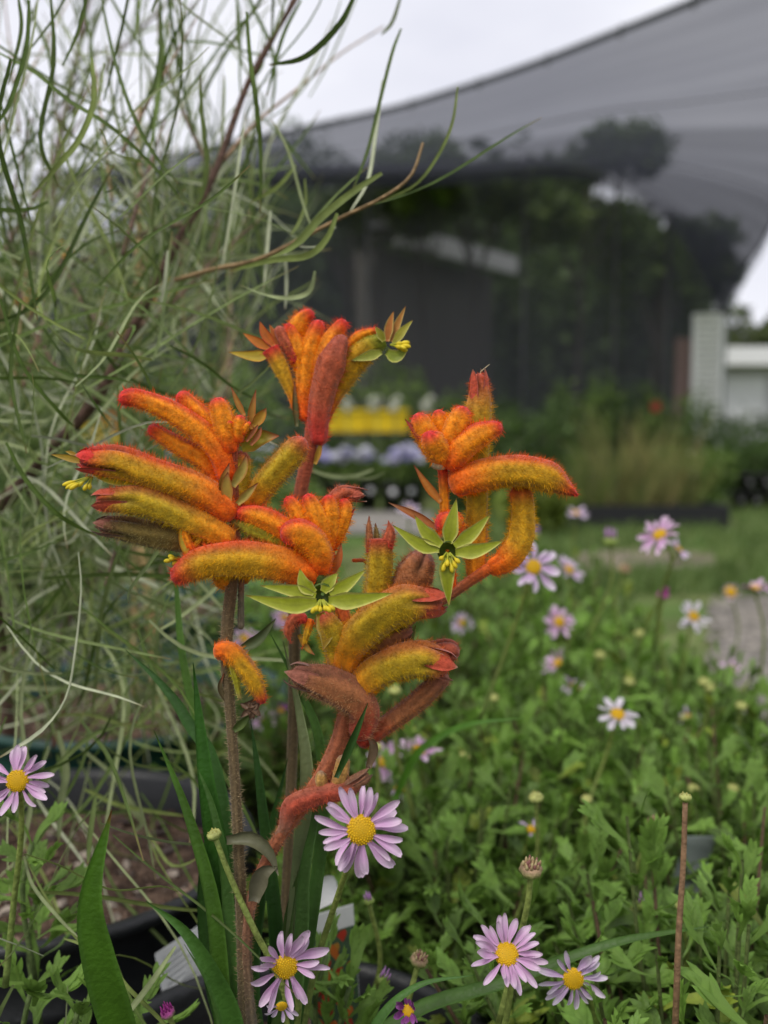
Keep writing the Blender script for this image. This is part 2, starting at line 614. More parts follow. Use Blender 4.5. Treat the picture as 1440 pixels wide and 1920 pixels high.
M_SAIL = mat_cloth('shade_cloth_roof', 0.235, 0.045, 0.2)
M_DARKEN = mat_cloth('shade_cloth_darkening', 0.66, 0.06, 0.12)  # for the extra layers that darken the roof in steps
M_WALLCLOTH = mat_cloth('shade_cloth_wall', 0.46, 0.06, 0.2, 0.09)
DW = 9.4
near_px = [(120, 322, 8.6), (330, 287, 8.0), (560, 240, 7.35), (720, 206, 6.95), (860, 165, 6.5), (1000, 118, 6.1), (1150, 60, 5.65), (1300, 0, 5.2), (1520, -95, 4.7), (1760, -205, 4.25)]
back_px = [(60, 325, DW), (300, 318, DW), (520, 312, DW), (720, 308, DW), (900, 303, DW), (1040, 300, DW), (1150, 330, DW), (1240, 400, DW), (1310, 490, DW), (1352, 585, DW)]
NU, NV = 60, 16
Ncurve = catmull([P(*q) for q in near_px], NU)
Kcurve = catmull([P(*q) for q in back_px], NU)
V, uvc = [], []
for i in range(NU):
    u = i / (NU - 1)
    for j in range(NV):
        v = j / (NV - 1)
        p = Ncurve[i] * (1 - v) + Kcurve[i] * v
        p = p + np.array([0, 0, -0.28 * math.sin(math.pi * v) * (0.25 + 0.75 * math.sin(math.pi * min(1, u * 1.05)))])
        p = p + np.array([0, 0, 0.035 * math.sin(v * 22 + u * 3) * math.sin(math.pi * v) * u])
        V.append(p)
        uvc.append((u, v, 0))
Fc = [(i * NV + j, i * NV + j + 1, (i + 1) * NV + j + 1, (i + 1) * NV + j) for i in range(NU - 1) for j in range(NV - 1)]
sail = thing('shade_sail', Kcurve[-1] * [1, 1, 0], 'large black shade cloth roof stretched overhead against the white sky', 'shade cloth')
mk('cloth', np.array(V), Fc, M_SAIL, sail, col=np.array(uvc))
# cloth layers added to shade the roof from light to dark towards the wall
for j0, dz in ((5, 0.03), (8, 0.06), (11, 0.09)):
    V2 = np.array(V).reshape(NU, NV, 3)[:, j0:, :]
    m = NV - j0
    sag = np.linspace(0, 1, m)
    V2 = V2 - np.array([0, 0, dz])[None, None, :] - np.array([0, 0, 0.07])[None, None, :] * np.sin(sag * math.pi)[None, :, None]
    Fc2 = [(i * m + j, i * m + j + 1, (i + 1) * m + j + 1, (i + 1) * m + j) for i in range(NU - 1) for j in range(m - 1)]
    mk('darkening_layer', V2.reshape(-1, 3), Fc2, M_DARKEN, sail, col=np.array([(i / 60, j / 8 + dz * 9, 0.5) for i in range(NU) for j in range(m)]))
V3, F3 = tube(Ncurve + [0, 0, -0.005], 0.022, 8)
mk('edge_cable', V3, F3, M_MATTE, sail, col=(0.03, 0.035, 0.035))
for jj in (4, 8, 12):
    V3, F3 = tube(np.array(V).reshape(NU, NV, 3)[:, jj] - [0, 0, 0.008], 0.004, 6)
    mk('seam', V3, F3, M_MATTE, sail, col=(0.02, 0.02, 0.022))
for ii in range(4, NU, 6):
    tt_ = Ncurve[ii]
    V3, F3 = tube(np.array([tt_ + [0, 0, 0.03], tt_ + [0, 0.02, -0.05]]), 0.008, 6)
    mk('cable_clip', V3, F3, M_MATTE, sail, col=(0.12, 0.12, 0.12))
redge = np.array(V).reshape(NU, NV, 3)[-1]
V3, F3 = tube(redge, 0.012, 8)
mk('edge_cable', V3, F3, M_MATTE, sail, col=(0.03, 0.035, 0.035))

wall = thing('shade_cloth_wall', Kcurve[20] * [1, 1, 0], 'dark see-through shade cloth wall with trees behind it', 'shade cloth')
Wv, wc = [], []
for i in range(NU):
    for j in range(8):
        v = j / 7
        p = Kcurve[i].copy()
        p[2] = p[2] * (1 - v) + 0.01
        p[1] += 0.06 * math.sin(i * 1.1) * v + 0.02
        Wv.append(p)
        wc.append((v * 0.5, i / NU, 0.2))
Fw = [(i * 8 + j, i * 8 + j + 1, (i + 1) * 8 + j + 1, (i + 1) * 8 + j) for i in range(NU - 1) for j in range(7)]
mk('cloth', np.array(Wv), Fw, M_WALLCLOTH, wall, col=np.array(wc))
for px, tp in ((1147, 330), (978, 303), (690, 310), (480, 315), (1352, 583), (1243, 402)):
    b = P(px, 900, DW - 0.12)
    topz = P(px, tp, DW - 0.12)[2]
    V3, F3 = tube(np.array([[b[0], b[1], 0], [b[0], b[1], topz]]), 0.018, 10)
    mk('post', V3, F3, M_MATTE, wall, col=(0.1, 0.1, 0.105) if px != 1352 else (0.2, 0.22, 0.2))

# ------------------------------------------------------------------ trees and house behind the cloth
DK = [(0.05, 0.09, 0.025), (0.12, 0.185, 0.05)]
LG = [(0.1, 0.17, 0.03), (0.22, 0.3, 0.07)]
for px, top_y, d, rad, lean, label in (
        (640, 270, 15.0, 1.5, 0.2, 'broad dark tree behind the cloth wall near the low house'),
        (900, 280, 10.4, 0.6, -0.15, 'bushy tree with leaning stems behind the cloth wall'),
        (1075, 262, 10.6, 0.85, 0.1, 'pale green tree standing tallest behind the cloth wall'),
        (700, 300, 10.0, 0.55, 0.1, 'slender pale tree behind the cloth wall before the dark shed end'),
        (805, 315, 9.9, 0.45, -0.1, 'thin leaning tree behind the cloth wall before the shed'),
        (1210, 400, 11.4, 0.85, 0.15, 'slender young tree behind the cloth wall beside a grey post'),
        (430, 320, 12.8, 1.2, 0.0, 'dark tree behind the cloth wall and the narrow-leaved shrub'),
        (1235, 450, 11.9, 0.6, 0.0, 'small tree behind the low corner of the cloth wall')):
    b = P(px, 900, d)
    tree('background_tree', label, (b[0], b[1], 0), P(px, top_y, d)[2], rad, 2600, 0.085, LG if px in (1075, 1210, 900, 700, 805) else DK, 0.045, lean, 'trees behind the shade cloth')

for i, (px, d, w, h) in enumerate(((330, 13.2, 1.9, 3.6), (500, 13.4, 1.9, 3.2), (1010, 14.4, 1.7, 3.5), (1120, 13.4, 1.6, 3.0), (1230, 12.6, 1.4, 2.6), (1262, 12.2, 0.8, 1.9), (150, 12.6, 1.8, 3.3), (20, 12.4, 1.8, 3.2))):
    b = P(px, 900, d)
    shrub('tall_shrub', ['dense tall shrub behind the cloth wall and the pale bush', 'dense tall shrub behind the cloth wall beside the house', 'dense tall shrub behind the cloth wall past the house end', 'tall shrub behind the cloth wall below the tallest tree',
                         'tall shrub behind the cloth wall beside the slender tree', 'low dense shrub behind the corner of the cloth wall', 'dense shrub behind the end of the cloth wall and bush blooms', 'dense shrub standing past the end of the cloth wall'][i], (b[0], b[1], 0), w, h, 2600, 0.12, DK, 'dense shrubs behind the shade cloth')

for i, px in enumerate((420, 620, 800, 930, 1060, 1170)):
    b = P(px, 900, 16.5 + (i % 2))
    shrub('hedge_tree', ['wide hedge tree closing the view behind the dark tree', 'wide hedge tree closing the view behind the shed roof', 'wide hedge tree behind the shed and leaning stems', 'wide hedge tree behind the far end of the shed',
                         'wide hedge tree behind the tallest pale tree', 'wide hedge tree behind the slender young tree'][i], (b[0], b[1], 0), 3.4 if i < 5 else 2.4, 5.2 if i < 4 else 4.4, 3000, 0.2, [(0.05, 0.08, 0.03), (0.1, 0.145, 0.05)], 'hedge trees behind the shade cloth', 'tree')
h0, h1 = P(748, 445, 11.2), P(962, 503, 13.1)
hz = 2.98
hd = norm(np.array([h1[0] - h0[0], h1[1] - h0[1], 0]))
hp = np.array([-hd[1], hd[0], 0])
house = thing('house', (h0 + h1) / 2 * [1, 1, 0], 'low brown house with pale roof fascia seen through the cloth wall', 'house')
A, Bp = h0 * [1, 1, 0] - hd * 0.1, h1 * [1, 1, 0]


def prism(a, b, depth, z0, z1, off=0.0):
    q = [a + hp * off, b + hp * off, b + hp * (off + depth), a + hp * (off + depth)]
    V = np.array([p + [0, 0, z0] for p in q] + [p + [0, 0, z1] for p in q])
    return V, [(0, 1, 2, 3)[::-1], (4, 5, 6, 7), (0, 1, 5, 4), (1, 2, 6, 5), (2, 3, 7, 6), (3, 0, 4, 7)]


V, Fc = prism(A, Bp, 0.3, 0, hz - 0.1, 0.35)
mk('wall', V, Fc, M_MATTE, house, col=(0.1, 0.09, 0.075), smooth=False)
V, Fc = prism(A, Bp, 0.06, hz - 0.12, hz + 0.12, -0.08)
mk('fascia', V, Fc, M_MATTE, house, col=(0.55, 0.55, 0.53), smooth=False)
V = np.array([A + [0, 0, hz + 0.16], Bp + [0, 0, hz + 0.16], Bp + hp * 0.9 + [0, 0, hz + 0.3], A + hp * 0.9 + [0, 0, hz + 0.3],
              A + [0, 0, hz + 0.1], Bp + [0, 0, hz + 0.1], Bp + hp * 0.9 + [0, 0, hz + 0.24], A + hp * 0.9 + [0, 0, hz + 0.24]])
mk('roof', V, [(0, 1, 2, 3), (7, 6, 5, 4), (0, 4, 5, 1), (1, 5, 6, 2), (2, 6, 7, 3), (3, 7, 4, 0)], M_MATTE, house, col=(0.12, 0.12, 0.13), smooth=False)

# hedge of trees far off at the open corner, white building, white louvred screen
for i, (px, ty, d) in enumerate(((1345, 600, 33), (1400, 575, 36), (1460, 580, 38), (1530, 560, 35))):
    b = P(px, 900, d)
    tree('hill_tree', ['round olive green tree beyond the white building roof', 'wide yellow-green tree beyond the white building roof',
                       'dense tree behind the white building gable', 'tall olive tree past the white building end'][i],
         (b[0], b[1], 0), P(px, ty, d)[2], 2.0, 1500, 0.22, [(0.05, 0.075, 0.025), (0.13, 0.16, 0.05)], 0.15, 0, 'far trees beyond the building')
bw = P(1352, 690, 17)
wb = thing('white_building', (bw[0] + 2, bw[1] + 1, 0), 'white flat-roofed building beyond the end of the shade cloth', 'building')
x0, y0 = bw[0] - 0.2, bw[1]
zt, zb = P(1352, 655, 17)[2], P(1352, 688, 17)[2]
mk('wall', *box((x0 + 2.6, y0 + 2.2, zb / 2), (4.6, 4, zb)), M_MATTE, wb, col=(0.5, 0.5, 0.52), smooth=False)
mk('roof_fascia', *box((x0 + 2.5, y0 + 2, (zt + zb) / 2 + 0.02), (5.2, 4.6, zt - zb)), M_MATTE, wb, col=(0.8, 0.8, 0.8), smooth=False)
for k in range(4):
    mk('panel', *box((x0 + 0.72 + k * 1.15, y0 + 0.18, zb / 2), (0.75, 0.04, zb * 0.8)), M_MATTE, wb, col=(0.72, 0.72, 0.74), smooth=False)
    mk('downpipe', *tube(np.array([[x0 + 0.2 + k * 1.15, y0 + 0.16, 0.0], [x0 + 0.2 + k * 1.15, y0 + 0.16, zb]]), 0.05, 8), M_MATTE, wb, col=(0.75, 0.75, 0.75))

sl = P(1326, 680, DW - 0.35)
ls = thing('louvre_screen', (sl[0], sl[1], 0), 'tall white louvred screen at the corner post of the cloth wall', 'screen')
zt = P(1326, 590, DW - 0.35)[2]
for sx in (-0.135, 0.135):
    mk('upright', *box((sl[0] + sx, sl[1], zt / 2), (0.03, 0.05, zt)), M_MATTE, ls, col=(0.85, 0.86, 0.82), smooth=False)
for k in range(26):
    z = 0.1 + (zt - 0.12) * k / 25
    V, Fc = box((0, 0, 0), (0.245, 0.012, 0.055))
    c, s = math.cos(0.5), math.sin(0.5)
    V = V @ np.array([[1, 0, 0], [0, c, s], [0, -s, c]]) + [sl[0], sl[1], z]
    mk('slat', V, Fc, M_MATTE, ls, col=(0.88, 0.88, 0.84), smooth=False)
bp_ = P(1284, 690, DW - 0.25)
bs = thing('brown_board', (bp_[0], bp_[1], 0), 'dull brown timber board leaning beside the white louvred screen', 'board')
V, Fc = box((bp_[0], bp_[1], P(1284, 640, DW)[2] / 2), (0.2, 0.03, P(1284, 640, DW)[2]))
mk('board', V, Fc, M_MATTE, bs, col=(0.22, 0.15, 0.13), smooth=False)
V, Fc = box((bp_[0], bp_[1] - 0.025, 0.5), (0.22, 0.02, 0.05))
mk('batten', V, Fc, M_MATTE, bs, col=(0.2, 0.14, 0.12), smooth=False)

# ------------------------------------------------------------------ nursery stock in the middle distance
G1 = [(0.045, 0.085, 0.02), (0.11, 0.18, 0.045)]
G2 = [(0.075, 0.135, 0.025), (0.19, 0.28, 0.06)]
GY = [(0.1, 0.15, 0.02), (0.24, 0.3, 0.05)]
stock = [
    (1010, 6.9, 0.55, 0.75, G1, 'dark leafy shrub in the row below the cloth wall near the tan grasses'),
    (910, 7.4, 0.6, 0.8, G1, 'dark bushy shrub standing before the cloth wall behind the orange blooms'),
    (1090, 7.8, 0.6, 1.0, G2, 'upright mid green shrub just behind the tan grass tussocks'),
    (1180, 8.0, 0.6, 0.95, G1, 'deep green shrub between grey post and louvred screen'),
    (1260, 7.6, 0.6, 0.85, G2, 'loose green shrub standing under the brown board'),
    (1345, 7.2, 0.7, 0.72, G1, 'dark green rounded shrub below the white louvred screen'),
    (1420, 7.9, 0.8, 0.72, G1, 'dark shrub in front of the white building'),
    (1300, 5.9, 0.45, 0.42, G2, 'low bright green plant beside the stacked black pots'),
    (1400, 6.3, 0.4, 0.45, G1, 'low dark plant behind the stacked black pots'),
    (720, 8.2, 0.8, 1.15, G2, 'tall soft green shrub behind the yellow crate'),
    (610, 8.4, 0.7, 0.95, G1, 'dark shrub behind the yellow crate beside the orange blooms'),
    (820, 7.9, 0.6, 0.95, G2, 'feathery green shrub behind the violet potted flowers'),
    (880, 5.6, 0.4, 0.34, G1, 'low dark green potted plant at the end of the violet flowers'),
    (1003, 4.3, 0.34, 0.27, GY, 'low lime green bush at the edge of the lawn'),
    (400, 5.2, 0.8, 0.9, G2, 'pale green bush seen through the narrow-leaved shrub'),
    (200, 4.6, 0.8, 0.85, G2, 'light bush with orange blooms behind the narrow-leaved shrub'),
    (20, 4.8, 0.9, 0.95, G1, 'dim green bush behind the narrow-leaved shrub by the pots'),
    (300, 2.6, 0.5, 0.42, G2, 'small green bush standing behind the green pots'),
    (60, 2.4, 0.55, 0.42, G1, 'small dark bush behind the shrub trunk'),
    (470, 3.2, 0.5, 0.34, G2, 'low green bush behind the hairy flower stem'),
]
for px, d, w, h, cols, label in stock:
    b = P(px, 900, d)
    shrub('leafy_shrub', label, (b[0], b[1], 0), w, h, 1500, 0.028 if d > 3.5 else 0.02, cols, 'nursery shrubs standing on the lawn')
# orange and yellow blooms that show through the shrub
ob = P(200, 900, 4.5)
for i, (px, py, c) in enumerate(((240, 625, 0), (300, 560, 0), (265, 560, 0), (325, 545, 0), (205, 815, 1), (170, 800, 1), (215, 790, 0), (60, 560, 0), (120, 470, 0), (185, 820, 2))):
    cc = [(0.75, 0.32, 0.03), (0.8, 0.6, 0.04), (0.75, 0.7, 0.6)][c]
    p = P(px, py, 4.25)
    t = thing('bloom', p, ['orange', 'yellow', 'cream'][c] + ' ' + ['bloom held in the pale bush behind the narrow-leaved shrub', 'bloom low behind the narrow-leaved shrub above the fuzzy buds', 'bloom glimpsed behind the shrub branch'][c], 'flower', 'blooms glimpsed through the shrub')
    parts = []
    for k in range(9):
        a = k * 0.7
        dd = norm(np.array([math.cos(a), -0.6, math.sin(a)]))
        V, Fc, tt, ss = ribbon(catmull([p, p + dd * 0.035, p + dd * 0.065 + [0, -0.01, -0.01]], 5), np.array([0.01, 0.03, 0.036, 0.028, 0.006]), (0, -1, 0.2))
        mk('petal', V, Fc, M_RAY, t, col=cc)
    V, Fc = tube(catmull([p, p + [0.01, 0.05, -0.1], p + [0.02, 0.1, -0.25]], 5), 0.004, 5)
    mk('stalk', V, Fc, M_STEM, t, col=(0.08, 0.12, 0.03))


def potted(label, px, d, kind, group):
    b = P(px, 900, d)
    t = thing('potted_flower', (b[0], b[1], 0), label, 'potted plant', group)
    V, Fc = lathe([(0.001, 0), (0.06, 0), (0.075, 0.17), (0.08, 0.172), (0.08, 0.19), (0.07, 0.19), (0.068, 0.17), (0.001, 0.165)], 20, (b[0], b[1], 0))
    mk('pot', V, Fc, M_POT, t, col=(0.012, 0.012, 0.013))
    V, Fc, c = leaf_cloud([(b + [0, 0, -b[2] + 0.27], (0.1, 0.1, 0.09)), (b + [0.03, 0, -b[2] + 0.22], (0.09, 0.09, 0.07))], 500, 0.02, G2)
    mk('foliage', V, Fc, M_FAR, t, col=c, kind='stuff', smooth=False)
    V, Fc = lathe([(0.001, 0.0), (0.022, 0.001), (0.022, 0.006), (0.001, 0.007)], 14)
    V = V @ np.array([[1, 0, 0], [0, 0, 1], [0, -1, 0]]) + [b[0] + RNG.uniform(-0.03, 0.03), b[1] - 0.083, 0.13]
    mk('price_tag', V, Fc, M_MATTE, t, col=(0.75, 0.75, 0.75))
    for k in range(8):
        a, q = RNG.uniform(0, 6.28), RNG.uniform(0, 0.1)
        hc = np.array([b[0] + q * math.cos(a), b[1] - 0.05 + q * math.sin(a) * 0.6, 0.32 + RNG.uniform(0, 0.1)])
        W = ICO2[0] * np.array([0.032, 0.032, 0.02]) * RNG.uniform(0.8, 1.3)
        W = W * (1 + 0.25 * RNG.normal(0, 1, (len(W), 1))) + hc
        cc = [(0.4, 0.38, 0.68), (0.66, 0.66, 0.74), (0.55, 0.53, 0.72)][int(RNG.integers(0, 3))] if kind == 0 else (0.72, 0.72, 0.55)
        mk('flower_cluster', W, ICO2[1], M_RAY, t, col=cc)
        if kind == 1:
            V, Fc = tube(np.array([[b[0], b[1], 0.2], hc]), 0.003, 4)
            mk('stalk', V, Fc, M_STEM, t, col=(0.1, 0.14, 0.05))
    return t


for i, (px, d) in enumerate(((335, 6.2), (385, 6.0), (440, 6.05), (490, 6.0), (600, 6.1), (640, 5.9), (690, 6.05), (735, 5.9), (775, 6.0))):
    potted('black pot of violet and white flowers in the row before the yellow crate', px, d, 0, 'violet flowers in black pots')
for px in (650, 705, 740, 800):
    b = P(px, 900, 6.7)
    t = thing('white_spike_flower', (b[0], b[1], 0), 'pale cream flower spike standing before the yellow crate', 'flower', 'cream flower spikes by the crate')
    zt = P(px, 742, 6.7)[2]
    V, Fc = tube(catmull([(b[0], b[1], 0), (b[0] + 0.01, b[1], zt / 2), (b[0], b[1], zt)], 6), 0.006, 6)
    mk('stalk', V, Fc, M_STEM, t, col=(0.16, 0.2, 0.08))
    for k in range(12):
        W = ICO1[0] * 0.02 * RNG.uniform(0.6, 1.2) + [b[0] + RNG.normal(0, 0.02), b[1] + RNG.normal(0, 0.02), zt - 0.008 * k - 0.02]
        mk('floret', W, ICO1[1], M_RAY, t, col=(0.68, 0.68, 0.58))
cy = P(688, 792, 7.2)
yc = thing('yellow_crate', (cy[0], cy[1], 0), 'bright yellow plastic crate on a dark stand behind potted flowers', 'crate')
zc = cy[2]
for sx, sy, wx, wy in ((0, -0.2, 0.62, 0.02), (0, 0.2, 0.62, 0.02), (-0.3, 0, 0.02, 0.38), (0.3, 0, 0.02, 0.38)):
    mk('side_wall', *box((cy[0] + sx, cy[1] + sy, zc), (wx, wy, 0.16)), M_MATTE, yc, col=(0.72, 0.5, 0.01), smooth=False)
    mk('rim', *box((cy[0] + sx * 1.03, cy[1] + sy * 1.06, zc + 0.085), (wx + 0.02, wy + 0.012, 0.025)), M_MATTE, yc, col=(0.72, 0.52, 0.02), smooth=False)
for kx in (-0.23, 0.0, 0.23):
    mk('rib', *box((cy[0] + kx, cy[1] - 0.215, zc), (0.025, 0.012, 0.14)), M_MATTE, yc, col=(0.5, 0.34, 0.01), smooth=False)
mk('bottom', *box((cy[0], cy[1], zc - 0.07), (0.58, 0.37, 0.015)), M_MATTE, yc, col=(0.6, 0.42, 0.01), smooth=False)
st = thing('dark_stand', (cy[0], cy[1], 0), 'dark low stand carrying the yellow crate', 'stand')
mk('shelf', *box((cy[0], cy[1], zc - 0.094), (0.9, 0.5, 0.03)), M_MATTE, st, col=(0.03, 0.03, 0.03), smooth=False)
for sx in (-0.42, 0.42):
    for sy in (-0.22, 0.22):
        mk('leg', *box((cy[0] + sx, cy[1] + sy, (zc - 0.108) / 2), (0.04, 0.04, zc - 0.108)), M_MATTE, st, col=(0.03, 0.03, 0.03), smooth=False)

# black tray with tan grass tussocks
tb = P(1165, 960, 5.0)
tr = thing('growing_tray', (tb[0], tb[1], 0), 'long black plastic tray holding tan grass tussocks on the lawn', 'tray')
for sx, sy, wx, wy in ((0, -0.25, 1.0, 0.025), (0, 0.25, 1.0, 0.025), (-0.49, 0, 0.025, 0.48), (0.49, 0, 0.025, 0.48)):
    mk('tray_wall', *box((tb[0] + sx, tb[1] + sy, 0.06), (wx, wy, 0.12)), M_POT, tr, col=(0.012, 0.012, 0.014), smooth=False)
mk('tray_base', *box((tb[0], tb[1], 0.02), (0.96, 0.46, 0.02)), M_POT, tr, col=(0.012, 0.012, 0.014), smooth=False)
for px, tall, tan in ((1060, 0.36, 0.1), (1110, 0.42, 0.3), (1155, 0.66, 0.75), (1195, 0.46, 0.4), (1240, 0.6, 0.8), (1290, 0.44, 0.3)):
    b = P(px, 960, 5.0 + RNG.uniform(-0.1, 0.1))
    b[2] = 0.03
    t = thing('grass_tussock', b, 'dry tan grass tussock growing in the long black tray' if tan > 0.45 else 'green grass tussock growing in the long black tray', 'grass', 'grass tussocks in the black tray')
    parts = []
    for k in range(75):
        a = RNG.uniform(0, 6.28)
        sp = RNG.uniform(0.1, 0.8)
        q = b + np.array([math.cos(a), math.sin(a), 0]) * 0.02
        e = q + np.array([math.cos(a) * sp * tall * 0.6, math.sin(a) * sp * tall * 0.6, tall * RNG.uniform(0.6, 1)])
        V, Fc, tt, ss = ribbon(catmull([q, (q + e) / 2 + [0, 0, 0.06 * tall], e], 4), np.array([0.005, 0.005, 0.004, 0.001]), (math.sin(a), -1, 0.1), across=3)
        c = lerp((0.11, 0.17, 0.035), (0.36, 0.29, 0.12), min(1, max(0, tan * 0.75 + RNG.normal(0, 0.3))))
        parts.append((V, Fc, c))
    V, Fc, c = join(parts)
    mk('blades', V, Fc, M_FAR, t, col=c, kind='stuff')
# stacked black pots
k = 0
for px, d, zz in ((1385, 6.0, 0), (1415, 6.0, 0), (1447, 6.0, 0), (1400, 6.0, 0.12), (1432, 6.0, 0.12)):
    b = P(px, 930, d)
    t = thing('empty_pot', (b[0], b[1], zz), 'small empty black pot in the stack by the shrubs', 'pot', 'stacked empty black pots')
    V, Fc = lathe([(0.001, 0), (0.04, 0), (0.052, 0.105), (0.056, 0.106), (0.056, 0.12), (0.05, 0.12), (0.048, 0.105), (0.036, 0.01), (0.001, 0.01)], 20, (b[0], b[1], zz))
    mk('wall', V, Fc, M_POT, t, col=(0.015, 0.015, 0.016))
    V, Fc = lathe([(0.001, 0.0), (0.02, 0.001), (0.02, 0.004), (0.001, 0.005)], 14)
    V = V @ np.array([[1, 0, 0], [0, 0, 1], [0, -1, 0]]) + [b[0], b[1] - 0.053, zz + 0.06]
    mk('moulded_mark', V, Fc, M_POT, t, col=(0.1, 0.1, 0.1))
rd = P(1228, 762, 7.4)
t = thing('red_bloom', rd, 'single dull red bloom above the shrub by the brown board', 'flower')
for k in range(6):
    a = k * 1.05
    dd = np.array([math.cos(a), -0.4, math.sin(a)])
    V, Fc, tt, ss = ribbon(catmull([rd, rd + dd * 0.03, rd + dd * 0.05], 4), np.array([0.01, 0.03, 0.03, 0.005]), (0, -1, 0.2))
    mk('petal', V, Fc, M_RAY, t, col=(0.4, 0.06, 0.04))
V, Fc = tube(np.array([rd, rd - [0, 0, 0.2]]), 0.005, 5)
mk('stalk', V, Fc, M_STEM, t, col=(0.08, 0.12, 0.03))

# ------------------------------------------------------------------ kangaroo paw
PAL = {  # base, body, tip, how red the upper side is
    'young': ((0.88, 0.115, 0.003), (0.86, 0.28, 0.006), (0.64, 0.022, 0.018), 0.85),
    'mature': ((0.88, 0.15, 0.004), (0.6, 0.32, 0.009), (0.6, 0.027, 0.02), 0.8),
    'olive': ((0.78, 0.26, 0.006), (0.5, 0.33, 0.013), (0.5, 0.075, 0.035), 0.7),
    'mouth': ((0.8, 0.14, 0.004), (0.8, 0.14, 0.006), (0.08, 0.12, 0.015), 0.0),
    'mouthy': ((0.8, 0.14, 0.004), (0.56, 0.3, 0.009), (0.22, 0.28, 0.02), 0.5),
    'spent': ((0.28, 0.18, 0.11), (0.42, 0.075, 0.038), (0.3, 0.14, 0.075), 0.4),
    'tan': ((0.45, 0.2, 0.05), (0.5, 0.27, 0.07), (0.32, 0.2, 0.12), 0.1),
    'brown': ((0.36, 0.13, 0.03), (0.24, 0.165, 0.04), (0.22, 0.07, 0.045), 0.6),
    'redbrown': ((0.52, 0.06, 0.03), (0.36, 0.13, 0.045), (0.32, 0.11, 0.07), 0.5),
    'red': ((0.62, 0.05, 0.035), (0.46, 0.1, 0.04), (0.42, 0.09, 0.05), 0.6),
    'lime': ((0.42, 0.3, 0.015), (0.36, 0.33, 0.018), (0.4, 0.3, 0.1), 0.1),
    'stem': ((0.13, 0.11, 0.055), (0.15, 0.105, 0.05), (0.4, 0.07, 0.03), 0.2),
    'stemred': ((0.2, 0.165, 0.105), (0.38, 0.115, 0.05), (0.72, 0.13, 0.015), 0.2),
}
paw_base = P(470, 2080, 0.275)
paw_base[2] = 0.226
paw = thing('kangaroo_paw_plant', paw_base, 'kangaroo paw plant with fuzzy orange and red claw-shaped flowers', 'flowering plant')


def paw_colour(pal, t, nzv):
    a, b, c, red = PAL[pal]
    col = lerp(a, b, sstep(0.25, 0.6, t) if pal == 'stemred' else sstep(0.05, 0.45, t))
    top = red * sstep(0.3, 0.95, nzv) * sstep(0.1, 0.5, t)
    col = col * (1 - top[:, None]) + np.asarray(c) * top[:, None]
    tipf = sstep(0.74, 1.0, t)
    return col * (1 - tipf[:, None]) + np.asarray(c) * tipf[:, None]


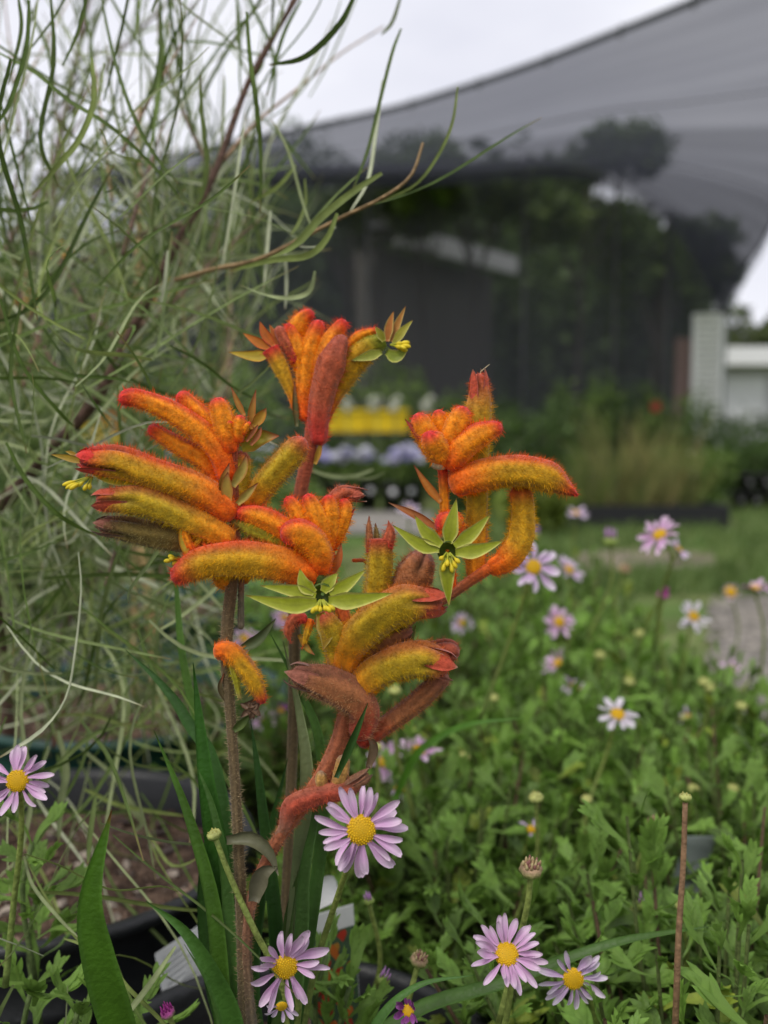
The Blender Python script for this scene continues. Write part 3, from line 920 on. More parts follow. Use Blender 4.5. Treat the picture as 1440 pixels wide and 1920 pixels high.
def fuzzy(name, pts, rad, pal='mature', tip='round', slit=0.0, fuzz=1.0, hl=10.0, par=None, nseg=30, dep=None, label=None, droop=0.3, slit_from=0.62, hair_w=0.82, hcol=None):
    """one hairy tube of the flower head; pts = photo pixels (+ depth offset in pixels) from base to tip, rad = pixel radii"""
    dep = dep or D0
    k = dep / F
    pw = [P(q[0], q[1], dep + (q[2] if len(q) > 2 else 0) * k) for q in pts]
    n = 34
    u = np.linspace(0, 1, n)
    u = np.where(u > 0.75, 0.75 + 0.25 * (1 - (1 - (u - 0.75) / 0.25) ** 1.7), u)
    fine = catmull(pw, 120)
    seg = np.r_[0, np.cumsum(np.linalg.norm(np.diff(fine, axis=0), axis=1))]
    L = seg[-1]
    s = u * L
    p = np.stack([np.interp(s, seg, fine[:, i]) for i in range(3)], 1)
    rad = np.maximum(np.asarray(rad, float) - (4.5 if fuzz > 0.55 else 1.5), 3.0) * (0.95 if pal == 'young' else 1.0)
    r = np.interp(u, np.linspace(0, 1, len(rad)), rad) * k
    e = L - s
    if tip == 'round':
        rt = r[-1] * 1.15
        r = r * np.sqrt(np.clip(1 - np.clip(1 - e / rt, 0, 1) ** 2, 0.0, 1)) + 1e-5
    elif tip == 'point':
        rt = min(L * 0.3, r.max() * 2.2)
        r = r * np.clip(e / rt, 0, 1) ** 0.62 + 1e-5
    rb = r[0] * 0.8
    r = r * (0.55 + 0.45 * np.sqrt(np.clip(1 - np.clip(1 - s / rb, 0, 1) ** 2, 0, 1)))
    T, N, B = frames(p)
    th = np.linspace(0, 2 * math.pi, nseg, endpoint=False)
    ph = RNG.uniform(0, 6.28)
    lob = np.cos(6 * (th - ph) / 1.0) if False else np.cos(3 * (th - ph))
    rib = np.cos(6 * (th - ph))
    R = r[:, None] * (1 + 0.03 * lob[None, :] + 0.035 * rib[None, :])
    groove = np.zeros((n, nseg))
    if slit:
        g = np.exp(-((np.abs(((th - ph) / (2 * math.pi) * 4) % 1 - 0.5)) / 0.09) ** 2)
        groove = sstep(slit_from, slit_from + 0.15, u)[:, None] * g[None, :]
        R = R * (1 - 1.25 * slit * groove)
    # slight unevenness
    R = R * (1 + 0.02 * np.sin(u * 23 + ph)[:, None] * np.sin(th * 2 + ph)[None, :])
    radial = np.cos(th)[None, :, None] * N[:, None, :] + np.sin(th)[None, :, None] * B[:, None, :]
    V = p[:, None, :] + R[:, :, None] * radial
    nzv = radial[:, :, 2]
    tt = np.repeat(u[:, None], nseg, 1)
    col = paw_colour(pal, tt.ravel(), nzv.ravel()).reshape(n, nseg, 3)
    mott = 1 + 0.16 * np.sin(tt * 31 + th[None, :] * 3 + ph) * np.sin(tt * 17 - th[None, :] * 2) + RNG.normal(0, 0.05, tt.shape)
    col = np.clip(col * (0.9 + 0.14 * rib[None, :, None]) * mott[:, :, None], 0, 0.95)
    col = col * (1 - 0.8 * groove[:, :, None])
    idx = np.arange(n * nseg).reshape(n, nseg)
    Fc = [(idx[i, j], idx[i, (j + 1) % nseg], idx[i + 1, (j + 1) % nseg], idx[i + 1, j]) for i in range(n - 1) for j in range(nseg)]
    Fc += [tuple(idx[0][::-1]), tuple(idx[-1])]
    o = mk(name, V.reshape(-1, 3), Fc, M_TUBE, par or paw, col=col.reshape(-1, 3))
    if label:
        o['label'] = label
    if slit >= 0.3:
        for q in range(4):
            a = ph + (q + 0.0) * math.pi / 2 + 0.2
            rd_ = N[-8] * math.cos(a) + B[-8] * math.sin(a)
            e0 = p[-9] + rd_ * r[-9] * 0.82
            e1 = p[-4] + rd_ * r[-9] * 0.8
            e2 = p[-1] + T[-1] * RNG.uniform(5, 13) * k + rd_ * r[-9] * RNG.uniform(0.35, 0.75)
            w_ = np.array([0.7, 0.8, 0.75, 0.55, 0.3, 0.06]) * r[-9] * 1.1
            LVv, LF, lt_, ls_ = ribbon(catmull([e0, e1, e2], 6), w_, rd_, -0.15, 2.2 * k, 5)
            lc = lerp(np.asarray(PAL[pal][2]) * 1.0, (0.3, 0.2, 0.13), sstep(0.75, 1, lt_))
            mk('tip_lobe', LVv, LF, M_TUBE, o, col=lc)
    if fuzz > 0:
        area = float(np.sum(2 * math.pi * r[:-1] * np.diff(s))) / (k * k)
        nh = int(area / 10.5 * fuzz)
        w = r[:-1] * np.diff(s)
        i = RNG.choice(n - 1, nh, p=w / w.sum())
        fi = RNG.uniform(0, 1, nh)
        j = RNG.integers(0, nseg, nh)
        fj = RNG.uniform(0, 1, nh)
        j2 = (j + 1) % nseg

        def bil(A):
            return ((A[i, j].T * (1 - fi) * (1 - fj)) + (A[i + 1, j].T * fi * (1 - fj)) + (A[i, j2].T * (1 - fi) * fj) + (A[i + 1, j2].T * fi * fj)).T
        pos = bil(V)
        nr = norm(bil(radial))
        c = bil(col)
        gr = bil(groove[:, :, None])[:, 0]
        tang = T[i]
        ln = hl * k * (0.35 + 1.05 * RNG.uniform(0, 1, nh) ** 1.5) * (0.75 + 0.5 * np.sin(pos[:, 0] * 900 + pos[:, 2] * 700) ** 2) * np.clip(1 - 0.8 * gr, 0.1, 1)
        d = norm(nr + tang * 0.35 + RNG.normal(0, 0.28, (nh, 3)) + np.array([0, 0, -0.12]))
        sd = norm(np.cross(d, RNG.normal(0, 1, (nh, 3)))) * (hair_w * k * 0.5)
        base = pos - nr * (0.6 * k)
        HV = np.stack([base - sd, base + sd, base + d * ln[:, None] * 0.6 + sd * 0.75, base + d * ln[:, None]], 1).reshape(-1, 3)
        kk = np.arange(nh) * 4
        HF = np.concatenate([np.stack([kk, kk + 1, kk + 2], 1), np.stack([kk, kk + 2, kk + 3], 1)])
        if hcol is not None:
            c = c * 0.35 + np.asarray(hcol) * 0.65
        hc = np.clip(c * RNG.uniform(1.05, 1.7, (nh, 1)) + np.array([0.06, 0.05, 0.006]) * RNG.uniform(0, 1, (nh, 1)), 0, 0.95)
        mk('fuzz', HV, HF, M_FUZZ, o, col=np.repeat(hc, 4, axis=0), kind='stuff', smooth=False)
    return o


def paw_petal(par, pts, w, green=1.0, dep=None, name='petal', cup=0.12, thick=3.0, col=None, nrm=(0, -1, 0.25), edge=(0.72, 0.66, 0.22)):
    dep = dep or D0
    k = dep / F
    p = catmull([P(q[0], q[1], dep + (q[2] if len(q) > 2 else 0) * k) for q in pts], 12)
    t = np.linspace(0, 1, 12)
    prof = np.where(t < 0.36, 0.5 + 0.5 * sstep(0, 0.36, t), np.clip(1 - ((t - 0.36) / 0.64) ** 1.45, 0.02, 1))
    V, Fc, tt, ss = ribbon(p, 0.78 * w * k * prof, nrm, cup, thick * k, 7)
    c0 = np.asarray(col if col is not None else lerp((0.5, 0.16, 0.02), (0.36, 0.4, 0.02), green))
    c = lerp(c0 * 0.85, edge, sstep(0.72, 1.0, np.abs(ss)) * 0.75)
    vein = 1 - 0.12 * (np.cos(ss * 14) > 0.6)
    c = c * vein[:, None]
    c = lerp(c, (0.3, 0.1, 0.05), sstep(0.93, 1, tt) * 0.8)
    return mk(name, V, Fc, M_PETAL_G, par, col=c)


def anthers(par, cx, cy, spec, dep=None, dz=-10):
    """spec: list of (dx, dy, dz) of anther tips in pixels; filament plus fat anther"""
    dep = dep or D0
    k = dep / F
    for dx, dy, ddz in spec:
        a = P(cx + dx * 0.15, cy + dy * 0.1, dep + (dz + 12) * k)
        b = P(cx + dx, cy + dy, dep + (dz + ddz) * k)
        m = (a + b) / 2 + np.array([0, -3 * k, 0])
        p = catmull([a, m, b], 12)
        prof = np.array([1.6, 1.6, 1.6, 1.6, 1.6, 1.7, 2.2, 3.6, 4.2, 4.2, 3.6, 1.5]) * k
        V, Fc = tube(p, prof, 8)
        c = lerp((0.4, 0.42, 0.04), (0.78, 0.62, 0.03), sstep(0.4, 0.6, np.repeat(np.linspace(0, 1, 12), 8)))
        mk('stamen', V, Fc, M_PETAL_G, par, col=c)


def bract(pts, w, col=(0.42, 0.2, 0.03), dep=None, tipc=(0.35, 0.1, 0.05), par=None, name='bract'):
    dep = dep or D0
    k = dep / F
    p = catmull([P(q[0], q[1], dep + (q[2] if len(q) > 2 else 0) * k) for q in pts], 10)
    t = np.linspace(0, 1, 10)
    prof = np.where(t < 0.35, 0.6 + 0.4 * sstep(0, 0.35, t), np.clip(1 - ((t - 0.35) / 0.65) ** 1.7, 0.05, 1))
    V, Fc, tt, ss = ribbon(p, w * k * prof, (0.3, -1, 0.3), 0.25, 3 * k, 5)
    c = lerp(np.asarray(col), tipc, sstep(0.6, 1, tt))
    c = lerp(c, (0.5, 0.12, 0.05), sstep(0.7, 1, abs(ss)) * (0.5 if col[0] > 0.25 else 0.0))
    return mk(name, V, Fc, M_PETAL_G, par or paw, col=c)


# ---- stems
fuzzy('flower_stem', [(472, 2300, 14), (462, 2060, 10), (455, 1800, 5), (448, 1600), (440, 1450), (430, 1310), (424, 1220), (430, 1130), (440, 1050), (440, 960), (438, 880), (440, 800)],
      [18, 18, 17, 16, 15, 15, 14, 14, 16, 16, 14, 11], 'stem', fuzz=0.8, hl=8, label='tall hairy flower stem carrying the big fan of buds', hcol=(0.42, 0.33, 0.2))
fuzzy('flower_stem', [(452, 1180, 8), (452, 1120, 8), (455, 1060, 10), (470, 1000, 15)], [11, 10, 10, 8], 'stemred', fuzz=0.7, hl=7)
fuzzy('flower_stem', [(490, 2300, 20), (480, 2060, 18), (462, 1850, 8), (465, 1720), (490, 1635), (530, 1560), (575, 1500), (615, 1440), (640, 1380), (655, 1310), (668, 1240), (650, 1170), (620, 1090), (608, 1030)],
      [24, 23, 22, 21, 18, 15, 15, 16, 19, 22, 20, 17, 16, 15], 'stemred', fuzz=0.8, hl=8, label='crooked reddish hairy flower stem above the lilac daisy')
fuzzy('flower_stem', [(690, 1290, 20), (720, 1220, 25), (775, 1160, 28), (830, 1125, 20), (880, 1090, 10), (925, 1060)], [13, 12, 12, 13, 14, 15], 'stemred', fuzz=0.8, hl=8)
fuzzy('flower_stem', [(850, 1115, 18), (845, 1050, 16), (835, 980, 12), (833, 920, 8), (830, 870, 5)], [13, 13, 13, 14, 15], 'young', fuzz=0.7, hl=7)
fuzzy('flower_stem', [(505, 2250, 0), (520, 2000, 40), (545, 1500, 60), (552, 1250, 40), (553, 1050, 20), (562, 930, 8), (580, 850, 4), (588, 780, 4)], [12, 12, 11, 11, 12, 13, 14, 15], 'stem', fuzz=0.5, hl=6, dep=0.292)

# ---- left fan of buds
fuzzy('flower_bud', [(432, 905, 6), (405, 838, 0), (335, 780, -6), (262, 748, -10), (222, 748, -14)], [27, 29, 27, 24, 20], 'young')
fuzzy('flower_bud', [(430, 915, 20), (392, 868, 24), (330, 832, 26), (278, 800, 26)], [26, 26, 23, 17], 'young')
fuzzy('flower_bud', [(428, 860, 14), (402, 805, 14), (362, 765, 14), (334, 736, 12)], [24, 25, 24, 19], 'young')
fuzzy('flower_bud', [(432, 850, -4), (422, 800, -8), (412, 765, -8), (408, 745, -8)], [22, 27, 26, 21], 'young')
fuzzy('flower_bud', [(445, 830, -10), (447, 800, -14), (452, 778, -16)], [17, 19, 16], 'young', hl=9)
fuzzy('flower_bud', [(432, 815, -16), (430, 800, -20), (432, 788, -24)], [12, 13, 11], 'young', hl=8)
fuzzy('flower_bud', [(455, 815, -16), (462, 800, -20), (470, 792, -22)], [10, 11, 9], 'young', hl=8)
bract([(470, 805, -6), (472, 770, -8), (480, 730, -8)], 15)
bract([(475, 800, -8), (490, 780, -10), (499, 765, -12)], 20, (0.5, 0.27, 0.03))
bract([(458, 780, 5), (445, 755, 5), (433, 725, 5)], 12)
bract([(470, 835, -12), (485, 815, -14), (490, 800, -14)], 10, (0.4, 0.14, 0.05))
bract([(462, 828, -15), (478, 806, -17), (484, 796, -17)], 8, (0.4, 0.14, 0.05))
b = bract([(452, 838, 8), (482, 824, 4), (523, 817, 0)], 42, (0.42, 0.36, 0.03))
fuzzy('flower_bud', [(440, 960, 18), (446, 900, 18), (452, 845, 16)], [26, 27, 24], 'olive', hl=9)
bract([(425, 938, -22), (420, 905, -30), (430, 868, -30)], 22, (0.52, 0.28, 0.05))
bract([(436, 912, -24), (455, 880, -26), (462, 852, -26)], 20, (0.4, 0.3, 0.06))
bract([(428, 940, -26), (424, 910, -32), (427, 885, -34)], 22, (0.5, 0.33, 0.06))
bract([(445, 945, -20), (465, 925, -24), (484, 905, -26)], 16, (0.42, 0.33, 0.07))
fl = fuzzy('flower', [(436, 972, -8), (412, 945, -16), (365, 915, -22), (300, 893, -26), (225, 868, -28), (150, 862, -30)], [26, 33, 33, 33, 36, 25], 'mature', slit=0.3,
           label='long fuzzy flower opening at the tip with yellow stamens')
paw_petal(fl, [(165, 868, -26), (125, 858, -28), (95, 852, -30)], 17, 0.5, edge=(0.5, 0.3, 0.1))
paw_petal(fl, [(150, 862, -10), (135, 850, -8), (122, 846, -8)], 12, 0.4)
paw_petal(fl, [(260, 905, -26), (205, 898, -30), (160, 880, -30)], 26, 0.75, col=(0.5, 0.4, 0.015))
anthers(fl, 175, 892, [(-58, 18, 0), (-52, 24, -3), (-45, 26, -6), (-18, 28, 0), (-8, 26, 4), (-30, 20, 2)], dz=-30)
fuzzy('flower', [(436, 1018, -14), (395, 992, -20), (335, 965, -24), (270, 940, -26), (180, 938, -26)], [26, 29, 31, 33, 22], 'olive', slit=0.35, label='fuzzy flower with a browned split tip')
fuzzy('flower', [(420, 1010, 12), (360, 1012, 10), (290, 1002, 6), (230, 990, 4), (185, 985, 4)], [26, 30, 31, 30, 22], 'brown', slit=0.35, label='faded brown fuzzy flower', hcol=(0.3, 0.26, 0.12))
fuzzy('flower_bud', [(462, 955, 22), (498, 905, 20), (540, 858, 18), (572, 822, 16)], [24, 28, 29, 26], 'olive')
# spiky petal tips under the fan
fuzzy('flower_bud', [(362, 1035, -26), (350, 1010, -30), (344, 972, -32)], [14, 13, 6], 'young', tip='point', hl=8)
bract([(352, 1045, -34), (342, 1010, -36), (340, 975, -36)], 16, (0.55, 0.42, 0.04))
fuzzy('flower_bud', [(360, 1030, -24), (380, 1005, -26), (400, 978, -28)], [10, 10, 5], 'olive', tip='point', hl=8)
t = fuzzy('flower_bud', [(470, 1085, 26), (430, 1062, 18), (390, 1050, 8), (350, 1048, -6)], [18, 17, 16, 12], 'olive', fuzz=0.5)
anthers(t, 345, 1048, [(-30, -6, 0), (-38, 4, 0), (-22, 10, 2), (-28, 0, -4)], dz=-12)
fuzzy('flower_bud', [(440, 1095, 10), (420, 1085, 5), (405, 1070, 0)], [22, 25, 20], 'young')

# ---- centre group
fuzzy('flower_bud', [(598, 1085, -20), (560, 1066, -30), (500, 1052, -36), (435, 1048, -38), (372, 1058, -36), (322, 1088, -34)], [33, 36, 38, 37, 33, 20], 'mature', label='large horizontal fuzzy bud with a red drooping tip')
fuzzy('flower_bud', [(596, 1078, -26), (598, 1040, -34), (580, 1010, -42), (552, 1000, -46), (528, 1012, -46)], [28, 33, 34, 34, 26], 'young', label='plump curled orange bud')
fuzzy('flower_bud', [(575, 1015, -8), (530, 990, -12), (485, 968, -14), (442, 960, -14)], [28, 29, 27, 17], 'young')
fuzzy('flower_bud', [(560, 1030, -2), (515, 1008, -6), (470, 990, -8), (425, 972, -8)], [22, 24, 20, 9], 'lime', tip='point')
fuzzy('flower_bud', [(600, 1040, -10), (578, 990, -16), (555, 955, -20), (536, 932, -20)], [23, 25, 24, 15], 'young')
fuzzy('flower_bud', [(604, 1040, -16), (600, 990, -24), (588, 955, -28), (574, 926, -28)], [24, 26, 25, 16], 'young')
fuzzy('flower_bud', [(610, 1035, -8), (618, 985, -14), (618, 950, -18), (612, 928, -18)], [24, 26, 25, 17], 'young')
fuzzy('flower_bud', [(612, 1030, 0), (635, 990, -6), (648, 955, -8), (640, 935, -8)], [22, 24, 21, 14], 'young')
fuzzy('flower', [(608, 1000, 14), (622, 955, 10), (645, 928, 8), (678, 928, 6)], [20, 23, 25, 15], 'red', slit=0.45, label='red flower just splitting open')
bract([(622, 1020, -10), (645, 985, -14), (666, 952, -16)], 16, (0.62, 0.14, 0.02), tipc=(0.35, 0.04, 0.03))
bract([(615, 1030, -12), (640, 1000, -16), (652, 972, -18)], 12, (0.6, 0.12, 0.02), tipc=(0.4, 0.04, 0.03))
bract([(622, 1075, -26), (634, 1048, -30), (640, 1018, -30)], 16, (0.5, 0.13, 0.03))
# open star facing the viewer
st = fuzzy('flower', [(610, 1030, 12), (606, 1060, 0), (604, 1082, -22), (604, 1096, -40)], [24, 28, 28, 22], 'mouth', tip='open', label='open star-shaped flower with six lime green petals')
CX, CY = 604, 1116
V, Fc = lathe([(0.0005, -0.0022), (0.0022, -0.0016), (0.0034, 0.0002), (0.0030, 0.0004)], 18)
Mx = np.array([[1, 0, 0], [0, 0, 1], [0, -1, 0]])
mk('throat', V @ Mx + P(CX, CY, D0 - 108 * D0 / F), Fc, M_PETAL_G, st, col=(0.07, 0.12, 0.012))
for pts, w in (([(590, 1112, -112), (570, 1095, -114), (562, 1066, -108)], 34), ([(606, 1110, -110), (618, 1092, -110), (633, 1074, -104)], 32),
               ([(618, 1114, -112), (650, 1096, -116), (686, 1068, -112)], 32), ([(616, 1126, -114), (665, 1126, -122), (738, 1112, -116)], 40),
               ([(592, 1118, -112), (550, 1108, -116), (488, 1098, -110)], 32), ([(594, 1130, -114), (540, 1134, -124), (460, 1116, -120)], 40)):
    paw_petal(st, pts, w)
anthers(st, 602, 1122, [(-18, 28, 0), (-10, 24, -4), (-2, 26, -2), (10, 24, 0), (18, 26, -2), (26, 22, 2)], dz=-122)
# tubes below the star
fuzzy('flower', [(640, 1265, 0), (632, 1210, -8), (615, 1170, -16), (600, 1150, -22)], [24, 30, 30, 22], 'olive', label='yellow-orange flower below the green star')
paw_petal(paw, [(600, 1150, -28), (612, 1185, -34), (606, 1218, -34)], 42, col=(0.5, 0.3, 0.03), name='petal')
fuzzy('flower_bud', [(575, 1160, -20), (552, 1160, -28), (540, 1185, -32), (546, 1208, -34)], [14, 15, 13, 7], 'red', tip='point', hl=9)
fuzzy('flower_bud', [(582, 1160, -18), (575, 1190, -24), (566, 1218, -26)], [13, 11, 6], 'mature', tip='point', hl=8)
bract([(560, 1190, -22), (575, 1215, -24), (590, 1228, -26)], 12, (0.4, 0.25, 0.04))
fuzzy('flower', [(642, 1262, -6), (655, 1212, -14), (700, 1165, -24), (755, 1132, -32), (830, 1130, -34)], [26, 36, 38, 41, 27], 'olive', slit=0.4, label='stout fuzzy flower with a pinched closed tip', slit_from=0.68)
fuzzy('flower', [(668, 1270, 22), (700, 1230, 20), (735, 1200, 18), (775, 1180, 16)], [26, 28, 26, 18], 'redbrown', slit=0.2)
paw_petal(paw, [(745, 1205, 14), (765, 1200, 10), (780, 1172, 10)], 30, col=(0.16, 0.2, 0.03))
fuzzy('flower', [(662, 1310, -10), (690, 1272, -18), (740, 1245, -24), (790, 1236, -28), (846, 1250, -28)], [26, 33, 36, 39, 24], 'olive', slit=0.4, label='fuzzy flower with a red hooded tip', slit_from=0.68)
fuzzy('flower', [(735, 1262, 8), (790, 1238, 6), (835, 1222, 2), (862, 1225, 2)], [26, 28, 30, 24], 'red', slit=0.2)
fuzzy('flower', [(672, 1385, -12), (682, 1338, -20), (655, 1302, -28), (600, 1278, -34), (545, 1262, -36)], [24, 34, 38, 36, 20], 'redbrown', slit=0.4, label='faded brownish flower with a gaping tip', hcol=(0.36, 0.24, 0.13))
fuzzy('flower', [(672, 1395, 12), (720, 1362, 10), (780, 1318, 6), (838, 1262, 2)], [19, 22, 24, 22], 'redbrown')
fuzzy('flower', [(505, 1600, 0), (535, 1548, -4), (550, 1510, -8), (600, 1490, -14), (655, 1478, -20), (690, 1450, -24)], [11, 15, 24, 23, 22, 13], 'spent', slit=0.35, label='spent red flower low on the crooked stem', slit_from=0.8)
fuzzy('flower_bud', [(632, 1480, -12), (640, 1450, -16), (645, 1415, -18)], [15, 16, 13], 'tan', fuzz=0.4, hl=6)
fuzzy('flower_bud', [(605, 1480, -10), (602, 1462, -14), (604, 1445, -16)], [12, 13, 10], 'tan', fuzz=0.4, hl=6)
bract([(630, 1458, -46), (662, 1385, -62), (690, 1318, -66)], 15, (0.035, 0.09, 0.015), tipc=(0.05, 0.1, 0.02))
bract([(690, 1440, -10), (700, 1400, -10), (686, 1375, -10)], 18, (0.2, 0.13, 0.07))
bract([(700, 1300, 6), (715, 1270, 6), (722, 1240, 4)], 20, (0.3, 0.14, 0.05))
# standing split tube and red one behind
fl = fuzzy('flower', [(695, 1160, 20), (705, 1110, 18), (711, 1060, 16), (712, 1010, 14)], [24, 27, 29, 27], 'olive', tip='open', label='upright flower split into two pointed lips')
fuzzy('lip', [(722, 1030, 10), (731, 1000, 10), (728, 975, 10)], [18, 15, 6], 'red', tip='point', par=fl, hl=9)
fuzzy('lip', [(696, 1040, 14), (692, 1000, 14), (692, 966, 14)], [14, 11, 5], 'redbrown', tip='point', par=fl, hl=6)
fuzzy('lip', [(708, 1030, 30), (706, 1000, 32), (704, 980, 32)], [12, 10, 5], 'brown', tip='point', par=fl, hl=6)
fuzzy('flower', [(742, 1150, 34), (765, 1100, 32), (785, 1060, 30), (798, 1032, 30)], [28, 38, 40, 28], 'redbrown', slit=0.25)
fuzzy('flower_bud', [(700, 1150, 24), (690, 1060, 30), (660, 1050, 34)], [6, 5, 5], 'stemred', fuzz=0.5, hl=6)

# ---- right group
fuzzy('flower', [(893, 1090, 26), (893, 1030, 28), (895, 960, 28), (896, 880, 26), (897, 790, 24), (900, 740, 22), (896, 700, 20)], [22, 26, 25, 25, 28, 30, 18], 'olive', slit=0.4, slit_from=0.84, label='tall upright fuzzy flower with a splitting red tip')
V, Fc = tube(np.array([P(898, 712, D0 + 20 * D0 / F), P(902, 696, D0 + 18 * D0 / F), P(918, 683, D0 + 16 * D0 / F)]), [0.0003, 0.0002, 0.0001], 6)
mk('style', V, Fc, M_STEM, paw, col=(0.4, 0.33, 0.2))
fuzzy('flower_bud', [(838, 865, 0), (812, 835, -4), (795, 805, -8), (780, 775, -10)], [24, 29, 28, 22], 'young')
fuzzy('flower_bud', [(838, 850, 10), (828, 805, 8), (820, 768, 6)], [24, 24, 18], 'young')
fuzzy('flower_bud', [(838, 860, -4), (848, 820, -8), (862, 785, -10), (872, 762, -10)], [24, 30, 29, 22], 'young')
fuzzy('flower_bud', [(838, 870, -6), (822, 846, -24), (808, 822, -42), (804, 810, -50)], [26, 30, 29, 25], 'young', label='round red-tipped bud facing outward')
fuzzy('flower_bud', [(835, 875, -12), (862, 845, -20), (895, 818, -26), (942, 798, -28)], [30, 31, 29, 16], 'young', tip='round')
bract([(800, 838, -18), (778, 810, -20), (760, 786, -20)], 14, (0.4, 0.07, 0.04), tipc=(0.4, 0.05, 0.05))
fuzzy('flower_bud', [(812, 850, -14), (795, 828, -18), (772, 806, -20)], [14, 12, 5], 'red', tip='point', hl=8)
# pale cut scar
V = ICO2[0] * np.array([15, 8, 13]) * (D0 / F)
pc = P(825, 868, D0 - 26 * D0 / F)
V = V * (1 + RNG.normal(0, 0.12, (len(V), 1))) + pc
mk('stem_scar', V, ICO2[1], M_STEM, paw, col=(0.5, 0.4, 0.25))
fuzzy('flower_bud', [(845, 912, -6), (885, 897, -16), (950, 884, -22), (1020, 892, -26), (1084, 930, -26)], [30, 33, 33, 33, 24], 'mature', tip='point', label='long horizontal fuzzy flower with a pointed red tip')
fuzzy('flower_bud', [(915, 1068, 4), (950, 1050, 6), (975, 1010, 8), (980, 955, 8), (972, 905, 8)], [20, 29, 29, 27, 24], 'mature', label='curved flower hanging behind the long horizontal one')
bract([(826, 942, 0), (800, 912, -2), (776, 872, -4)], 18, (0.55, 0.2, 0.03), tipc=(0.4, 0.12, 0.06))
bract([(822, 992, -4), (775, 965, -8), (728, 942, -10)], 16, (0.4, 0.14, 0.04), tipc=(0.3, 0.15, 0.08))
fuzzy('flower_bud', [(850, 1010, 4), (838, 985, -8), (818, 985, -18)], [24, 34, 30], 'young')
st = fuzzy('flower', [(850, 960, 8), (846, 990, -8), (842, 1008, -14), (840, 1020, -26)], [20, 26, 26, 20], 'mouth', tip='open', label='open flower with one long lime petal hanging down')
V, Fc = lathe([(0.0005, -0.0022), (0.002, -0.0016), (0.003, 0.0002), (0.0027, 0.0004)], 18)
mk('throat', V @ Mx + P(840, 1034, D0 - 70 * D0 / F), Fc, M_PETAL_G, st, col=(0.07, 0.11, 0.012))
for pts, w in (([(824, 1030, -74), (785, 1020, -80), (735, 984, -76)], 34), ([(828, 1022, -74), (800, 1000, -76), (777, 966, -72)], 34),
               ([(840, 1018, -72), (846, 985, -74), (856, 934, -68)], 38), ([(852, 1024, -74), (885, 1000, -78), (920, 964, -74)], 34),
               ([(854, 1036, -76), (895, 1032, -82), (944, 1014, -78)], 36), ([(840, 1042, -76), (838, 1080, -80), (842, 1136, -74)], 38)):
    paw_petal(st, pts, w)
anthers(st, 840, 1034, [(-10, 38, -2), (-2, 28, -8), (8, 40, -4), (16, 32, 0), (22, 22, -4), (-16, 16, 0)], dz=-82)

# ---- back group
DB = 0.292
fuzzy('flower', [(598, 835, 0), (598, 780, -8), (610, 720, -14), (628, 665, -18), (645, 628, -20)], [20, 25, 28, 31, 15], 'red', dep=DB, fuzz=0.6, label='red-brown flower rising in front of the topmost group')
fuzzy('flower_bud', [(575, 790, 6), (572, 730, 4), (580, 660, 4), (600, 600, 4)], [20, 22, 24, 18], 'young', dep=DB)
fuzzy('flower_bud', [(585, 770, 10), (575, 700, 10), (555, 645, 8), (540, 605, 8)], [18, 22, 26, 18], 'young', dep=DB)
fuzzy('flower_bud', [(588, 770, 8), (600, 690, 4), (620, 640, 4), (648, 600, 4)], [18, 24, 25, 16], 'young', dep=DB)
fuzzy('flower_bud', [(570, 700, 14), (550, 640, 14), (565, 600, 14), (588, 585, 14)], [18, 22, 24, 15], 'young', dep=DB)
fuzzy('flower_bud', [(560, 680, 2), (535, 640, 0), (520, 612, 0)], [14, 17, 14], 'red', dep=DB, hl=7)
fl = fuzzy('flower', [(556, 778, 6), (545, 735, 6), (527, 690, 6), (508, 655, 6)], [9, 14, 20, 22], 'mature', dep=DB, tip='open', label='slender open flower beside the red flower of the topmost group', fuzz=0.6, hl=6)
paw_petal(fl, [(505, 665, 0), (475, 668, -4), (428, 660, -4)], 30, 0.7, DB, col=(0.55, 0.4, 0.03), edge=(0.6, 0.25, 0.05))
paw_petal(fl, [(505, 655, 0), (480, 640, -2), (455, 624, -2)], 24, 0.2, DB, col=(0.62, 0.2, 0.02), edge=(0.6, 0.1, 0.05))
paw_petal(fl, [(515, 650, 0), (496, 625, -2), (487, 602, -2)], 24, 0.1, DB, col=(0.62, 0.16, 0.02), edge=(0.6, 0.08, 0.05))
paw_petal(fl, [(522, 655, 8), (515, 630, 10), (505, 608, 10)], 22, 0.1, DB, col=(0.6, 0.16, 0.02))
fl = fuzzy('flower', [(602, 800, 16), (625, 740, 16), (655, 690, 14), (690, 650, 12), (722, 638, 10)], [14, 20, 27, 28, 17], 'mouthy', dep=DB, tip='open', label='open flower leaning out with lime petals and yellow stamens')
fuzzy('lobe', [(640, 660, 14), (675, 630, 12), (712, 618, 10)], [14, 16, 10], 'young', dep=DB, par=fl)
for pts, w, cc in (([(726, 640, 4), (730, 610, 2), (738, 583, 2)], 22, (0.55, 0.2, 0.04)), ([(732, 640, 6), (745, 608, 6), (761, 573, 6)], 20, (0.5, 0.22, 0.04)),
                   ([(738, 645, 0), (754, 622, -2), (774, 600, -2)], 22, (0.42, 0.38, 0.04)), ([(720, 640, -6), (712, 625, -10), (703, 612, -12)], 20, (0.36, 0.34, 0.03)),
                   ([(715, 660, -8), (690, 668, -12), (658, 676, -12)], 28, (0.3, 0.33, 0.03)), ([(725, 660, -2), (745, 668, -4), (770, 642, -4)], 34, (0.26, 0.32, 0.02))):
    paw_petal(fl, pts, w, 1, DB, col=cc)
anthers(fl, 728, 646, [(40, -4, 0), (42, 4, -4), (34, 8, -4), (24, 6, -6), (26, -2, 4), (36, 12, 2)], dep=DB, dz=-8)
bract([(556, 800, -4), (553, 760, -6), (552, 715, -6)], 12, (0.12, 0.12, 0.04), DB)
